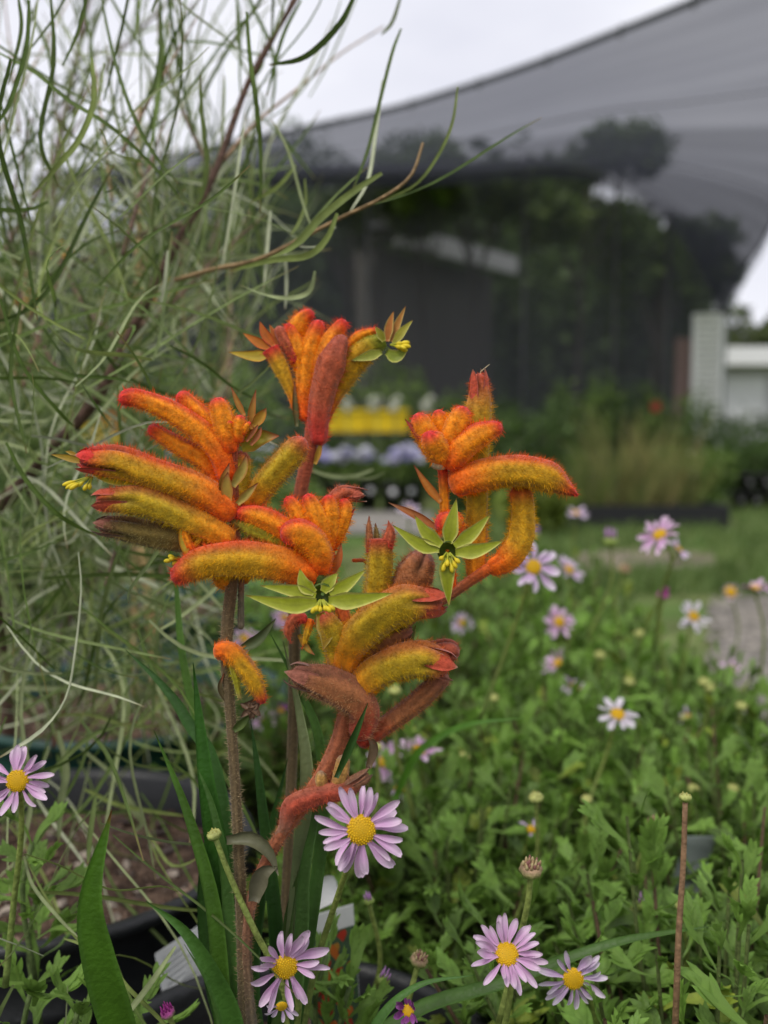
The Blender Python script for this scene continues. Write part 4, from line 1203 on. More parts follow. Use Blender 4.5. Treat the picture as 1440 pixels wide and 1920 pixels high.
bract([(590, 870, -6), (598, 845, -8), (602, 820, -8)], 12, (0.5, 0.3, 0.04), DB)

# ---- withered flower hanging on the tall stem
fl = fuzzy('flower', [(402, 1222, -18), (430, 1222, -20), (462, 1255, -22), (485, 1295, -22), (494, 1320, -22)], [20, 24, 23, 20, 12], 'mature', label='small withered orange flower hanging on the tall stem', hl=9)
fuzzy('dry_strand', [(432, 1232, -22), (440, 1265, -24), (450, 1312, -22)], [12, 11, 8], 'lime', par=fl, hl=8)
for i in range(9):
    a = RNG.uniform(0, 6.28)
    bract([(470 + RNG.normal(0, 8), 1322 + RNG.normal(0, 5), -20), (470 + 14 * math.cos(a), 1330 + 8 * math.sin(a), -24), (468 + 26 * math.cos(a), 1332 + 18 * math.sin(a), -22)], 12, (0.17, 0.1, 0.06), tipc=(0.1, 0.06, 0.04), par=fl, name='dry_petal')
bract([(438, 1370, -8), (455, 1355, -12), (472, 1338, -14)], 16, (0.09, 0.13, 0.03), tipc=(0.1, 0.14, 0.03))
bract([(428, 1320, -4), (412, 1290, -10), (420, 1262, -12)], 10, (0.12, 0.09, 0.04))
bract([(455, 1215, -8), (485, 1198, -10), (517, 1160, -10)], 22, (0.09, 0.12, 0.045), tipc=(0.11, 0.13, 0.05))
bract([(425, 1575, -20), (470, 1572, -26), (505, 1600, -28), (522, 1642, -26)], 26, (0.13, 0.13, 0.07), tipc=(0.16, 0.15, 0.09))
bract([(475, 1690, -22), (490, 1640, -26), (520, 1625, -28)], 34, (0.15, 0.14, 0.085), tipc=(0.16, 0.15, 0.09))

# ---- sword leaves
def sword(pts, w, col, dep=D0, nrm=(0.25, -1, 0.1), fold=0.1, taper=2.2, tipc=None, par=None):
    k = dep / F
    if pts[0][1] > 2040 and pts[0][1] < 2200:
        pts = [(478 + RNG.uniform(-30, 30), 2290, 25)] + list(pts)
    p = catmull([P(q[0], q[1], dep + (q[2] if len(q) > 2 else 0) * k) for q in pts], 26)
    t = np.linspace(0, 1, 26)
    prof = np.clip(1 - t ** taper, 0.02, 1) * (0.75 + 0.25 * sstep(0, 0.4, t))
    V, Fc, tt, ss = ribbon(p, w * k * prof, nrm, fold, 2.5 * k, 7)
    c = np.asarray(col) * (1 + 0.10 * np.sin(ss * 16) + RNG.normal(0, 0.03, len(ss)))[:, None]
    c = lerp(c, np.asarray(col) * 1.5 + 0.02, sstep(0.8, 1.0, np.abs(ss)) * 0.6)
    if tipc is not None:
        c = lerp(c, tipc, sstep(0.95, 1, tt))
    return mk('leaf', V, Fc, M_STRAP, par or paw, col=c)


GL = (0.055, 0.13, 0.012)
sword([(300, 2240, 40), (232, 1960, -60), (186, 1800, -100), (170, 1680, -110), (209, 1520, -100)], 66, (0.058, 0.145, 0.01), tipc=(0.25, 0.07, 0.03), taper=3)
sword([(455, 2150, 10), (420, 1920, -10), (400, 1700, -10), (350, 1520, -5), (288, 1368, 0)], 42, GL)
sword([(460, 2150, 30), (438, 1900, 20), (412, 1640, 20), (385, 1450, 20), (362, 1242, 20)], 54, (0.035, 0.12, 0.012), taper=3.5)
sword([(455, 2120, -20), (438, 1930, -50), (400, 1830, -70), (345, 1745, -80), (274, 1690, -80)], 46, (0.05, 0.13, 0.018))
sword([(455, 2150, 0), (436, 1900, 0), (425, 1660, 0), (400, 1520, 0), (368, 1434, 0)], 32, (0.06, 0.14, 0.025))
sword([(470, 2100, 60), (415, 1500, 110), (350, 1350, 130), (300, 1280, 140), (235, 1218, 150)], 34, (0.04, 0.11, 0.02))
sword([(480, 2100, 300), (400, 1500, 330), (345, 1250, 340), (330, 1100, 350), (312, 985, 350)], 26, (0.09, 0.19, 0.03))
sword([(520, 2100, 60), (545, 1850, 50), (565, 1600, 40), (575, 1450, 40), (560, 1330, 40), (530, 1200, 40)], 44, (0.16, 0.2, 0.085))
sword([(520, 2100, 70), (600, 1600, 70), (600, 1400, 60), (560, 1290, 50), (505, 1185, 40)], 30, (0.07, 0.16, 0.03))
sword([(500, 2100, 90), (520, 1800, 90), (490, 1500, 90), (470, 1350, 90)], 40, (0.03, 0.09, 0.015))
sword([(515, 2100, 30), (560, 1800, 20), (570, 1640, 10), (590, 1530, 6), (585, 1440, 10)], 34, (0.045, 0.1, 0.02), tipc=(0.3, 0.2, 0.1))
sword([(500, 2100, 40), (530, 1850, 40), (545, 1700, 40), (590, 1560, 40)], 36, (0.06, 0.11, 0.025))
sword([(500, 2100, 120), (470, 1850, 150), (500, 1600, 160), (540, 1420, 170)], 46, (0.03, 0.085, 0.015))
sword([(480, 2100, 100), (400, 1850, 120), (380, 1650, 120), (410, 1480, 120)], 40, (0.03, 0.08, 0.014))
sword([(560, 2080, 60), (760, 1905, 130), (950, 1840, 160), (1150, 1768, 160), (1336, 1736, 170)], 30, (0.06, 0.13, 0.02), nrm=(0, -0.7, 0.8), taper=4)
sword([(740, 1500, 1050), (775, 1425, 980), (815, 1388, 900), (880, 1358, 820), (985, 1346, 760)], 28, (0.08, 0.2, 0.02), nrm=(0, -0.8, 0.7), taper=3)
sword([(455, 2100, -30), (420, 1960, -40), (392, 1850, -50), (345, 1770, -50)], 16, (0.07, 0.15, 0.03))
sword([(640, 2100, 60), (700, 1930, 80), (780, 1850, 90), (890, 1828, 90)], 26, (0.07, 0.17, 0.03), nrm=(0, -0.7, 0.8))

# ------------------------------------------------------------------ pots near the camera
BLK, GRN = (0.014, 0.015, 0.016), (0.008, 0.045, 0.032)
pot('plant_pot', 'open black plastic pot of brown soil beside the sword leaves', (-0.165, 0.435), 0.096, 0.25, 0.004, BLK)
pot('plant_pot', 'dark green plastic pot behind the open black pot', (-0.2, 0.70), 0.12, 0.25, 0.004, GRN)
pot('plant_pot', 'dark green plastic pot behind another green pot and the tall stem', (-0.2, 1.02), 0.13, 0.27, 0.004, GRN)
pot('plant_pot', 'black pot holding the kangaroo paw plant', (paw_base[0] + 0.01, paw_base[1] + 0.02), 0.075, 0.235, 0.004, BLK)
# label stuck on the black pot
lb = P(346, 1830, 0.36)
lt = thing('pot_label', lb, 'grey-white paper label on the side of the black pot', 'label')
k = 0.36 / F
q = [P(290, 1790, 0.36), P(386, 1728, 0.372), P(398, 1835, 0.366), P(312, 1905, 0.352)]
q = np.array(q)
V = np.vstack([q, q + [0, 0.0008, 0]])
mk('paper', V, [(0, 1, 2, 3), (7, 6, 5, 4), (0, 4, 5, 1), (1, 5, 6, 2), (2, 6, 7, 3), (3, 7, 4, 0)], M_MATTE, lt, col=(0.4, 0.41, 0.41), smooth=False)
for i in range(7):
    f0, f1 = 0.12 + i * 0.105, 0.15 + i * 0.105
    a = lambda s, f: (q[0] * (1 - s) + q[1] * s) * (1 - f) + (q[3] * (1 - s) + q[2] * s) * f + [0, -0.0004, 0]
    e = 0.45 + 0.4 * RNG.uniform()
    mk('print_line', np.array([a(0.12, f0), a(e, f0), a(e, f1), a(0.12, f1)]), [(0, 1, 2, 3)], M_MATTE, lt, col=(0.33, 0.34, 0.34), smooth=False)

# picture tag of the kangaroo paw, pushed into its pot
tg = thing('plant_tag', P(600, 2050, 0.33), 'white plant tag with a printed picture of red and orange flowers', 'plant tag')
DT = 0.335
c0, c1, c3 = P(572, 1722, DT), P(662, 1696, DT + 0.012), P(590, 2060, DT - 0.02)
c2 = c1 + (c3 - c0)
q = np.array([c0, c1, c2, c3])
V = np.vstack([q, q + [0, 0.0007, 0]])
mk('card', V, [(0, 1, 2, 3), (7, 6, 5, 4), (0, 4, 5, 1), (1, 5, 6, 2), (2, 6, 7, 3), (3, 7, 4, 0)], M_MATTE, tg, col=(0.4, 0.41, 0.39), smooth=False)
pq = lambda s, f, o=0.0004: (q[0] * (1 - s) + q[1] * s) * (1 - f) + (q[3] * (1 - s) + q[2] * s) * f + np.array([0, -o, 0])
mk('printed_picture', np.array([pq(0.01, 0.12), pq(0.99, 0.12), pq(0.99, 0.99), pq(0.01, 0.99)]), [(0, 1, 2, 3)], M_MATTE, tg, col=(0.03, 0.06, 0.025), smooth=False)
for i in range(26):
    s, f = RNG.uniform(0.12, 0.9), RNG.uniform(0.16, 0.7)
    a = RNG.uniform(-0.6, 0.6)
    ctr = pq(s, f, 0.0007 + i * 0.00002)
    ex, ez = np.array([math.cos(a), 0.1, math.sin(a)]) * 0.0017, np.array([-math.sin(a), 0, math.cos(a)]) * 0.004
    th = np.linspace(0, 6.28, 9)[:-1]
    mk('printed_flower', np.array([ctr + ex * math.cos(x) + ez * math.sin(x) for x in th]), [tuple(range(8))], M_MATTE, tg, col=[(0.42, 0.04, 0.02), (0.45, 0.12, 0.02), (0.42, 0.2, 0.03), (0.3, 0.03, 0.02)][i % 4], smooth=False)
# folded white scrap of the tag's top
V, Fc, tt, ss = ribbon(catmull([P(548, 1745, 0.32), P(575, 1690, 0.318), P(615, 1668, 0.322), P(632, 1660, 0.33)], 8), np.array([10, 16, 22, 24, 24, 22, 18, 6]) * 0.0004, (0.2, -1, 0.5), 0.12, 0.0006, 5)
mk('tag_flap', V, Fc, M_MATTE, tg, col=(0.55, 0.55, 0.52))
V, Fc = tube(np.array([(c2 + c3) / 2, (c2 + c3) / 2 + [0, 0.002, -0.06]]), 0.002, 6)
mk('stake', V, Fc, M_MATTE, tg, col=(0.6, 0.6, 0.58))
# second tag, pale translucent, among the daisy leaves
for (px, py, d, w, h, lab) in ((1290, 1650, 0.42, 0.014, 0.04, 'small clear grey plastic tag among the daisy leaves'),):
    t = thing('plastic_tag', P(px, py + 120, d), lab, 'plant tag')
    cpt = P(px, py, d)
    q = np.array([cpt + RGT * sx * w * 0.5 + UPV * sz * h * 0.5 + RGT * sz * 0.006 for sx, sz in ((-1, 1), (1, 1.0), (1, -1.2), (-1, -1.2))])
    V = np.vstack([q, q + [0, 0.0008, 0]])
    mk('card', V, [(0, 1, 2, 3), (7, 6, 5, 4), (0, 4, 5, 1), (1, 5, 6, 2), (2, 6, 7, 3), (3, 7, 4, 0)], M_MATTE, t, col=(0.2, 0.23, 0.22), smooth=False)
    V, Fc = tube(np.array([cpt - UPV * h * 0.5, cpt - UPV * h * 0.5 - [0, 0, 0.08]]), 0.0015, 6)
    mk('stake', V, Fc, M_MATTE, t, col=(0.4, 0.42, 0.42))

# ------------------------------------------------------------------ daisy leaves
def lobed_leaf(v):
    """cut-leaf daisy leaf: narrow midblade with pairs of pointed side lobes; length 1 along +x, curved in z"""
    r = np.random.default_rng(v)
    bend, wav = r.uniform(-0.3, 0.3), r.uniform(0, 6)

    def lift(p):
        p = np.asarray(p, float)
        p[:, 2] += bend * p[:, 0] ** 2 + 0.05 * np.sin(p[:, 0] * 7 + wav) + 0.25 * np.abs(p[:, 1]) ** 1.3
        return p
    wide = (1.0, 1.5, 0.9, 1.9)[v % 4]
    t = np.linspace(0, 1, 9)
    w = np.interp(t, [0, 0.3, 0.55, 0.8, 0.93, 1], np.array([0.03, 0.06, 0.11, 0.13, 0.09, 0.01]) * wide)
    V, Fc, tt, ss = ribbon(lift(np.stack([t, 0.03 * np.sin(t * 4 + v), 0 * t], 1)), w, (0, 0, 1), 0.14, 0, 3)
    parts = [(V, Fc, np.array((0.145, 0.25, 0.042)) * (0.75 + 0.35 * tt)[:, None] * (1 + 0.22 * (ss == 0))[:, None])]
    n = (3, 2, 3, 2)[v % 4]
    for k in range(n):
        x0 = (0.42, 0.6, 0.76)[k] if n == 3 else (0.55, 0.76)[k]
        for sd in (-1, 1):
            L = r.uniform(0.2, 0.32) * (1.0 - 0.12 * k)
            a = sd * r.uniform(0.5, 0.85)
            q = np.linspace(0, 1, 5)[:, None]
            d0 = np.array([math.cos(a), math.sin(a), 0])
            path = np.array([x0 + r.uniform(-0.03, 0.03), 0, 0]) + d0 * L * q + np.array([1, 0, 0]) * 0.06 * q ** 2
            V, Fc, tt, ss = ribbon(lift(path), np.array([0.08, 0.1, 0.105, 0.075, 0.008]) * (0.8 + 0.25 * wide), (0, 0, 1), 0.12, 0, 3)
            V[:, 2] += 0.004 * sd
            parts.append((V, Fc, np.array((0.145, 0.26, 0.042)) * (0.85 + 0.25 * tt)[:, None] * (1 + 0.15 * (ss == 0))[:, None]))
    return join(parts)


LV = [lobed_leaf(v) for v in range(8)]
LMESH = [make_mesh('daisy_leaf', *(V, Fc, M_DAISY), col=c) for V, Fc, c in LV]
plants = [(0.115, 0.30, 0.098, 0.292), (0.19, 0.43, 0.098, 0.288), (0.03, 0.43, 0.09, 0.285), (0.115, 0.56, 0.105, 0.292), (-0.045, 0.60, 0.095, 0.285), (0.215, 0.66, 0.085, 0.283),
          (0.03, 0.74, 0.1, 0.292), (0.17, 0.82, 0.105, 0.292), (-0.07, 0.86, 0.1, 0.288), (0.06, 0.97, 0.11, 0.295), (0.2, 1.02, 0.1, 0.29), (-0.1, 1.06, 0.1, 0.285), (0.235, 0.30, 0.08, 0.27)]
plab = ['daisy plant with cut leaves growing around the strap leaf', 'leafy daisy plant around the long brown flower stalk', 'daisy plant behind the crooked kangaroo paw stem',
        'leafy daisy plant below the pale side-on daisy', 'daisy plant close behind the hairy flower stems', 'daisy plant bordering the gravel path', 'daisy plant below the lowest fuzzy flowers',
        'daisy plant near the gravel with pale daisies', 'daisy plant hidden behind the fuzzy orange flowers', 'daisy plant at the lawn end of the bed', 'daisy plant where lawn and gravel meet', 'daisy plant at the lawn end behind the green pots',
        'daisy plant with cut leaves beside the budded stalk']
for pi, (cx, cy, R, ztop) in enumerate(plants):
    t = thing('daisy_plant', (cx, cy, 0.2), plab[pi], 'daisy plant', 'leafy daisy plants in the bed')
    pot('nursery_pot', 'black nursery pot under the leaves of the daisy bed', (cx, cy), 0.072, 0.21, 0.004, BLK, 'black pots under the daisy bed', n=20, soil=False)
    mats, stems = [], []
    ns = 118
    for s in range(ns):
        a, q = s * 2.39996 + RNG.normal(0, 0.25), R * 1.12 * math.sqrt((s + 0.5) / ns)
        tip = np.array([cx + q * math.cos(a), cy + q * math.sin(a), ztop - 0.05 * (q / R) ** 2 + RNG.normal(0, 0.014) + 0.012 * (RNG.uniform() < 0.12)])
        b0 = np.array([cx + 0.5 * q * math.cos(a) * 0.6, cy + 0.3 * q * math.sin(a), 0.195])
        p = catmull([b0, (b0 + tip) / 2 + [0.3 * (tip[0] - cx) * 0.4, 0.3 * (tip[1] - cy) * 0.4, 0], tip], 8)
        stems.append((*tube(p, np.linspace(0.0011, 0.0006, 8), 5, False), (0.1, 0.13, 0.04) if RNG.uniform() < 0.75 else (0.13, 0.08, 0.05)))
        nl = int(RNG.integers(8, 12))
        for k in range(nl):
            f = 0.38 + 0.62 * (k + RNG.uniform(0, 0.6)) / nl
            f = min(f, 1)
            i = min(6, int(f * 7))
            pos = p[i] + (p[i + 1] - p[i]) * (f * 7 - i)
            ang = k * 2.4 + RNG.uniform(0, 0.7)
            el = RNG.uniform(0.15, 0.75) + 0.65 * (f > 0.88)
            ln = RNG.uniform(0.014, 0.029) * (0.72 if f > 0.9 else 1.0)
            M = Matrix.Translation(Vector(pos)) @ Matrix.Rotation(ang, 4, 'Z') @ Matrix.Rotation(-el, 4, 'Y') @ Matrix.Rotation(RNG.normal(0, 0.35), 4, 'X') @ Matrix.Scale(ln, 4)
            mats.append((pos, ln, M, int(RNG.integers(0, 8))))
    near = sorted(range(len(mats)), key=lambda i: -(mats[i][0][2] * 40 - np.linalg.norm(mats[i][0] - CAM) * 6))
    npart = 70 if cy < 0.5 else (28 if cy < 0.7 else 0)
    pick = set(near[:npart])
    parts = []
    for i, (pos, ln, M, v) in enumerate(mats):
        if i in pick:
            put('leaf', LMESH[v], t, M)
        else:
            V, Fc, c = LV[v]
            A = np.array(M)
            parts.append((V @ A[:3, :3].T + A[:3, 3], Fc, c * RNG.uniform(0.55, 1.4) * (np.array([1.5, 1.1, 0.9]) if RNG.uniform() < 0.05 else 1.0)))
    V, Fc, c = join(parts)
    mk('foliage', V, Fc, M_DAISY, t, col=c, kind='stuff')
    V, Fc, c = join(stems)
    mk('stems', V, Fc, M_STEM, t, col=c, kind='stuff')
# little daisy shoots in the corner by the black pot
for px, py, d, lab in ((60, 1850, 0.29, 'small daisy shoot with cut leaves before the black pot'), (150, 1880, 0.285, 'short daisy shoot beside the widest sword leaf'),
                       (60, 1580, 0.31, 'small leafy shoot below the lilac daisy by the shrub leaves'), (250, 1900, 0.29, 'leafy daisy shoot between the sword leaves'),
                       (612, 1790, 0.305, 'daisy shoot growing up in front of the printed plant tag'), (655, 1850, 0.3, 'short leafy shoot beside the printed plant tag'), (70, 1680, 0.33, 'dim broad-leaved shoot over the soil of the black pot')):
    b = P(px, py, d)
    t = thing('daisy_shoot', b - [0, 0, 0.05], lab, 'leafy shoot')
    V, Fc = tube(catmull([b - [0, 0, 0.05], b - [0.004, 0, 0.02], b], 6), 0.0009, 6)
    mk('stem', V, Fc, M_STEM, t, col=(0.09, 0.13, 0.04))
    for k in range(13):
        pos = b - np.array([0, 0, 0.034 * (1 - k / 12)])
        M = Matrix.Translation(Vector(pos)) @ Matrix.Rotation(k * 2.4, 4, 'Z') @ Matrix.Rotation(-RNG.uniform(0.2, 1.1), 4, 'Y') @ Matrix.Rotation(RNG.normal(0, 0.4), 4, 'X') @ Matrix.Scale(RNG.uniform(0.014, 0.024), 4)
        put('leaf', LMESH[int(RNG.integers(0, 8))], t, M)


# ------------------------------------------------------------------ daisies
def ray_mesh(c_in, c_tip, v):
    n = 10
    t = np.linspace(0, 1, n)
    w = np.where(t < 0.6, 0.1 + 0.23 * sstep(0, 0.6, t), 0.33 * np.sqrt(np.clip(1 - ((t - 0.6) / 0.42) ** 2.2, 0.02, 1)))
    bend = (0.05, -0.12, 0.18, -0.28)[v]
    p = np.stack([t, 0.03 * np.sin(t * 3 + v), bend * t * t + 0.03 * np.sin(t * 6 + v)], 1)
    V, Fc, tt, ss = ribbon(p, w, (0, 0, 1), 0.12 + 0.05 * v, 0.012, 5)
    c = lerp(c_in, c_tip, sstep(0.35, 1, tt))
    c = c * (1 - 0.14 * (np.abs(np.abs(ss) - 0.5) < 0.1))[:, None]
    c = lerp(c, np.asarray(c_tip), sstep(0.7, 1, np.abs(ss)) * 0.5)
    return make_mesh('ray_petal', V, Fc, M_RAY, col=np.clip(c, 0, 0.9))


RAYS = {
    'lilac': [ray_mesh((0.74, 0.44, 0.70), (0.86, 0.69, 0.83), v) for v in range(4)],
    'pale': [ray_mesh((0.66, 0.46, 0.70), (0.82, 0.74, 0.82), v) for v in range(4)],
    'magenta': [ray_mesh((0.30, 0.06, 0.30), (0.45, 0.16, 0.45), v) for v in range(4)],
    'white': [ray_mesh((0.74, 0.66, 0.74), (0.84, 0.82, 0.84), v) for v in range(4)],
}
dv = [(ICO2[0] * np.array([1, 1, 0.45]), ICO2[1], (0.62, 0.36, 0.01))]
for i in range(110):
    q, a = math.sqrt((i + 0.5) / 110), i * 2.39996
    z = 0.42 * math.sqrt(max(0, 1 - q * q)) + 0.02
    s = 0.05 * (1.15 if q > 0.55 else 0.8)
    c = lerp((0.6, 0.42, 0.02), (0.88, 0.56, 0.01), RNG.uniform()) if q > 0.4 else lerp((0.5, 0.36, 0.03), (0.75, 0.5, 0.02), RNG.uniform())
    W = ICO1[0] * np.array([s, s, s * 1.7])
    W = W + [q * 0.96 * math.cos(a), q * 0.96 * math.sin(a), z + RNG.uniform(-0.01, 0.03)]
    dv.append((W, ICO1[1], c))
V, Fc, c = join(dv)
DISC = make_mesh('disc', V, Fc, M_DISC, col=c)
V, Fc = lathe([(0.1, -0.75), (0.35, -0.7), (0.8, -0.45), (1.02, -0.1), (0.95, 0.02), (0.3, 0.0)], 16)
V[:, 2] += 0.03 * np.tile(np.cos(np.arange(16) * math.pi), 6)
CUP = make_mesh('calyx', V, Fc, M_STEM, col=(0.13, 0.2, 0.05))


def daisy(px, py, dia, nrm, kind, label, n=18, depth=None, gap=None, stalk=None, tilt=0.12, lens=(0.85, 1.05), seed=0, disc=0.165, cat='daisy', group='lilac daisies', name='daisy'):
    r = np.random.default_rng(seed + int(px * 3 + py))
    d = depth or 42.5 / dia
    size = dia * d / F / 2
    hc = P(px, py, d)
    if stalk:
        path = [hc] + [P(s[0], s[1], s[2] if len(s) > 2 else d + 0.01 * (i + 1)) for i, s in enumerate(stalk)]
    else:
        b = hc + np.array([r.normal(0, 0.012), r.uniform(0.005, 0.03), -0.075])
        path = [hc, hc + (b - hc) * 0.45 + [r.normal(0, 0.005), 0, 0], b]
    t = thing(name, path[-1], label, cat, group)
    Nw = norm(RGT * nrm[0] + UPV * nrm[1] - FWD * nrm[2])
    Q = Vector((0, 0, 1)).rotation_difference(Vector(Nw)).to_matrix().to_4x4()
    H = Matrix.Translation(Vector(hc)) @ Q
    rd = size * disc * 2
    path[0] = hc - Nw * rd * 0.6
    pp = catmull(path[::-1] if len(path) > 2 else [path[1], path[0]], 16)
    V, Fc = tube(pp, np.linspace(0.0011, 0.0008, 16), 8)
    mk('stalk', V, Fc, M_STEM, t, col=lerp((0.12, 0.17, 0.04), (0.2, 0.24, 0.05), np.repeat(np.linspace(0, 1, 16), 8)))
    put('disc', DISC, t, H @ Matrix.Scale(rd, 4))
    put('calyx', CUP, t, H @ Matrix.Scale(rd * 0.95, 4))
    for k in range(n):
        a = 2 * math.pi * (k + r.uniform(-0.32, 0.32)) / n
        if gap and any(g0 < math.degrees(a) % 360 < g1 for g0, g1 in gap):
            continue
        if n > 8 and dia != 176 and r.uniform() < 0.06:
            continue
        L = (size - rd * 0.75) * r.uniform(lens[0] - 0.08, lens[1] + 0.06)
        M = H @ Matrix.Rotation(a, 4, 'Z') @ Matrix.Translation((rd * 0.75, 0, 0.02 * rd + 0.0003 * (k % 3))) @ Matrix.Rotation(-(tilt + r.normal(0, 0.2)), 4, 'Y') @ Matrix.Rotation(r.normal(0, 0.35), 4, 'X') @ Matrix.Rotation(r.normal(0, 0.08), 4, 'Z') @ Matrix.Diagonal((L, L * r.uniform(0.8, 1.15) * min(1.25, max(0.85, 18 / n)), L, 1))
        put('petal', RAYS[kind][int(r.integers(0, 4))], t, M)
    return t


daisy(677, 1556, 176, (0.02, 0.18, 1), 'lilac', 'fully open lilac daisy just below the spent red flower', n=24, stalk=[(630, 1690, 0.268), (590, 1820, 0.275), (555, 2000, 0.28)], tilt=0.05)
daisy(535, 1812, 152, (0.25, -0.1, 1), 'lilac', 'lilac daisy with raised upper petals beside the hairy stems', n=24, depth=0.25, gap=[(190, 215), (262, 275), (320, 345)], tilt=0.3, lens=(0.85, 1.15), stalk=[(560, 1880, 0.262), (540, 2010, 0.27)])
daisy(950, 1790, 146, (0.05, 0.75, 1), 'lilac', 'deep lilac daisy standing above the long strap leaf', n=25, depth=0.262, tilt=0.4, stalk=[(958, 1850, 0.268), (940, 1960, 0.272), (930, 2040, 0.28)])
daisy(1075, 1835, 126, (0.0, 0.05, 1), 'pale', 'pale pink daisy hanging below the strap leaf', n=22, depth=0.278, tilt=0.05, stalk=[(1110, 1880, 0.285), (1130, 2000, 0.3)], gap=[(75, 95)])
daisy(33, 1464, 132, (0.1, 0.25, 1), 'lilac', 'lilac daisy beside the narrow shrub leaves above the black pot', n=21, depth=0.27, tilt=0.1, stalk=[(40, 1560, 0.275), (25, 1700, 0.28), (10, 1850, 0.28)])
daisy(528, 1886, 70, (0.2, -0.5, 1), 'pale', 'small half-closed pale daisy under a bigger lilac one', n=9, depth=0.262, tilt=0.5, gap=[(20, 120)], stalk=[(540, 1930, 0.264), (545, 2000, 0.27)])
daisy(765, 1895, 72, (-0.2, 0.5, 1), 'magenta', 'dark magenta daisy just unfolding by the strap leaf', n=12, depth=0.262, tilt=0.8, stalk=[(770, 1960, 0.266), (770, 2040, 0.27)])
daisy(1000, 1064, 96, (-0.1, 0.3, 1), 'pale', 'large lilac-white daisy just beyond the curved fuzzy flower', n=13, stalk=[(960, 1190, 0.46), (900, 1350, 0.47)], lens=(0.9, 1.2))
daisy(1066, 1068, 62, (0.5, 0.6, 0.7), 'pale', 'pale daisy seen side-on next to a larger pale one', n=14)
daisy(1080, 962, 48, (0.1, 0.9, 0.35), 'pale', 'pale daisy held high before the black tray', n=14, stalk=[(1075, 1020), (1060, 1110)])
daisy(1237, 1003, 84, (-0.55, 0.7, 0.6), 'lilac', 'tilted lilac daisy in front of the black tray', n=18, stalk=[(1260, 1050, 0.51), (1240, 1110, 0.52), (1225, 1220, 0.54)])
daisy(1272, 1030, 52, (0.5, 0.6, 0.3), 'pale', 'small pale daisy tucked behind a tilted lilac daisy', n=12, depth=0.6)
daisy(1048, 1166, 66, (0.0, 0.35, 1), 'lilac', 'small lilac daisy over the middle of the leafy bed', n=11)
daisy(1300, 1156, 68, (0.1, 0.5, 1), 'white', 'whitish daisy close to the gravel path', n=11)
daisy(1370, 1110, 34, (0.0, 0.5, 1), 'lilac', 'tiny lilac daisy with a big yellow eye near the lawn', n=9, depth=0.85, disc=0.32)
daisy(1416, 1103, 66, (0.0, 1.0, 0.2), 'lilac', 'flat lilac daisy seen edge-on against the lawn', n=14)
daisy(866, 1168, 48, (0.3, 0.1, 1), 'pale', 'small pale pink daisy behind the stout fuzzy flower', n=12, depth=0.75)
daisy(1046, 1243, 66, (-0.75, 0.55, 0.25), 'lilac', 'lilac daisy turned sideways above the bed middle', n=15, depth=0.6, tilt=0.5)
daisy(1078, 1288, 64, (0.2, 0.8, 0.5), 'pale', 'pale lilac daisy right below a sideways one', n=13, depth=0.6)
daisy(1158, 1340, 88, (0.05, 0.8, 0.6), 'white', 'white side-on daisy on a long green stalk', n=12, stalk=[(1135, 1420, 0.49), (1100, 1520, 0.48), (1085, 1620, 0.46)], tilt=-0.15)
daisy(1371, 1253, 44, (0.1, 0.9, 0.4), 'lilac', 'little lilac daisy at the gravel edge of the bed', n=11, depth=0.75)
daisy(786, 1408, 94, (0.0, 0.95, 0.45), 'lilac', 'upturned lilac daisy behind the crooked stem', n=15, tilt=0.35, stalk=[(795, 1480, 0.46), (800, 1580, 0.46)])
daisy(722, 1428, 76, (0.1, 0.5, 0.9), 'lilac', 'lilac daisy half hidden behind the brown flower', n=13, depth=0.5)
daisy(748, 1478, 66, (0.1, 0.7, 0.5), 'pale', 'sparse pale daisy with few petals above the lilac daisy', n=5, depth=0.5)
daisy(996, 1555, 52, (0.2, 0.8, 0.6), 'pale', 'withered pale daisy with two petals among the leaves', n=4, depth=0.42)
daisy(497, 1352, 52, (0.0, 0.7, 0.7), 'lilac', 'violet daisy glimpsed behind the tall hairy stem', n=12, depth=0.6)
daisy(527, 1332, 36, (0.3, 0.4, 0.7), 'magenta', 'violet half-open daisy between the two flower stems', n=9, depth=0.6, tilt=0.7)
daisy(458, 1198, 58, (0.2, 0.6, 0.7), 'lilac', 'lilac daisy showing behind the withered hanging flower', n=13, depth=0.6)
daisy(533, 1158, 50, (0.2, 0.6, 0.7), 'lilac', 'lilac daisy showing under the green star flower', n=13, depth=0.65)
daisy(1290, 1345, 48, (0.1, 0.6, 0.6), 'white', 'faded white daisy low in the bed near the gravel', n=7, depth=0.62)
daisy(768, 958, 46, (0.2, 0.7, 0.6), 'pale', 'pink daisy behind the outstretched bract of the star flower', n=12, depth=0.8, stalk=[(765, 1030), (755, 1120)])


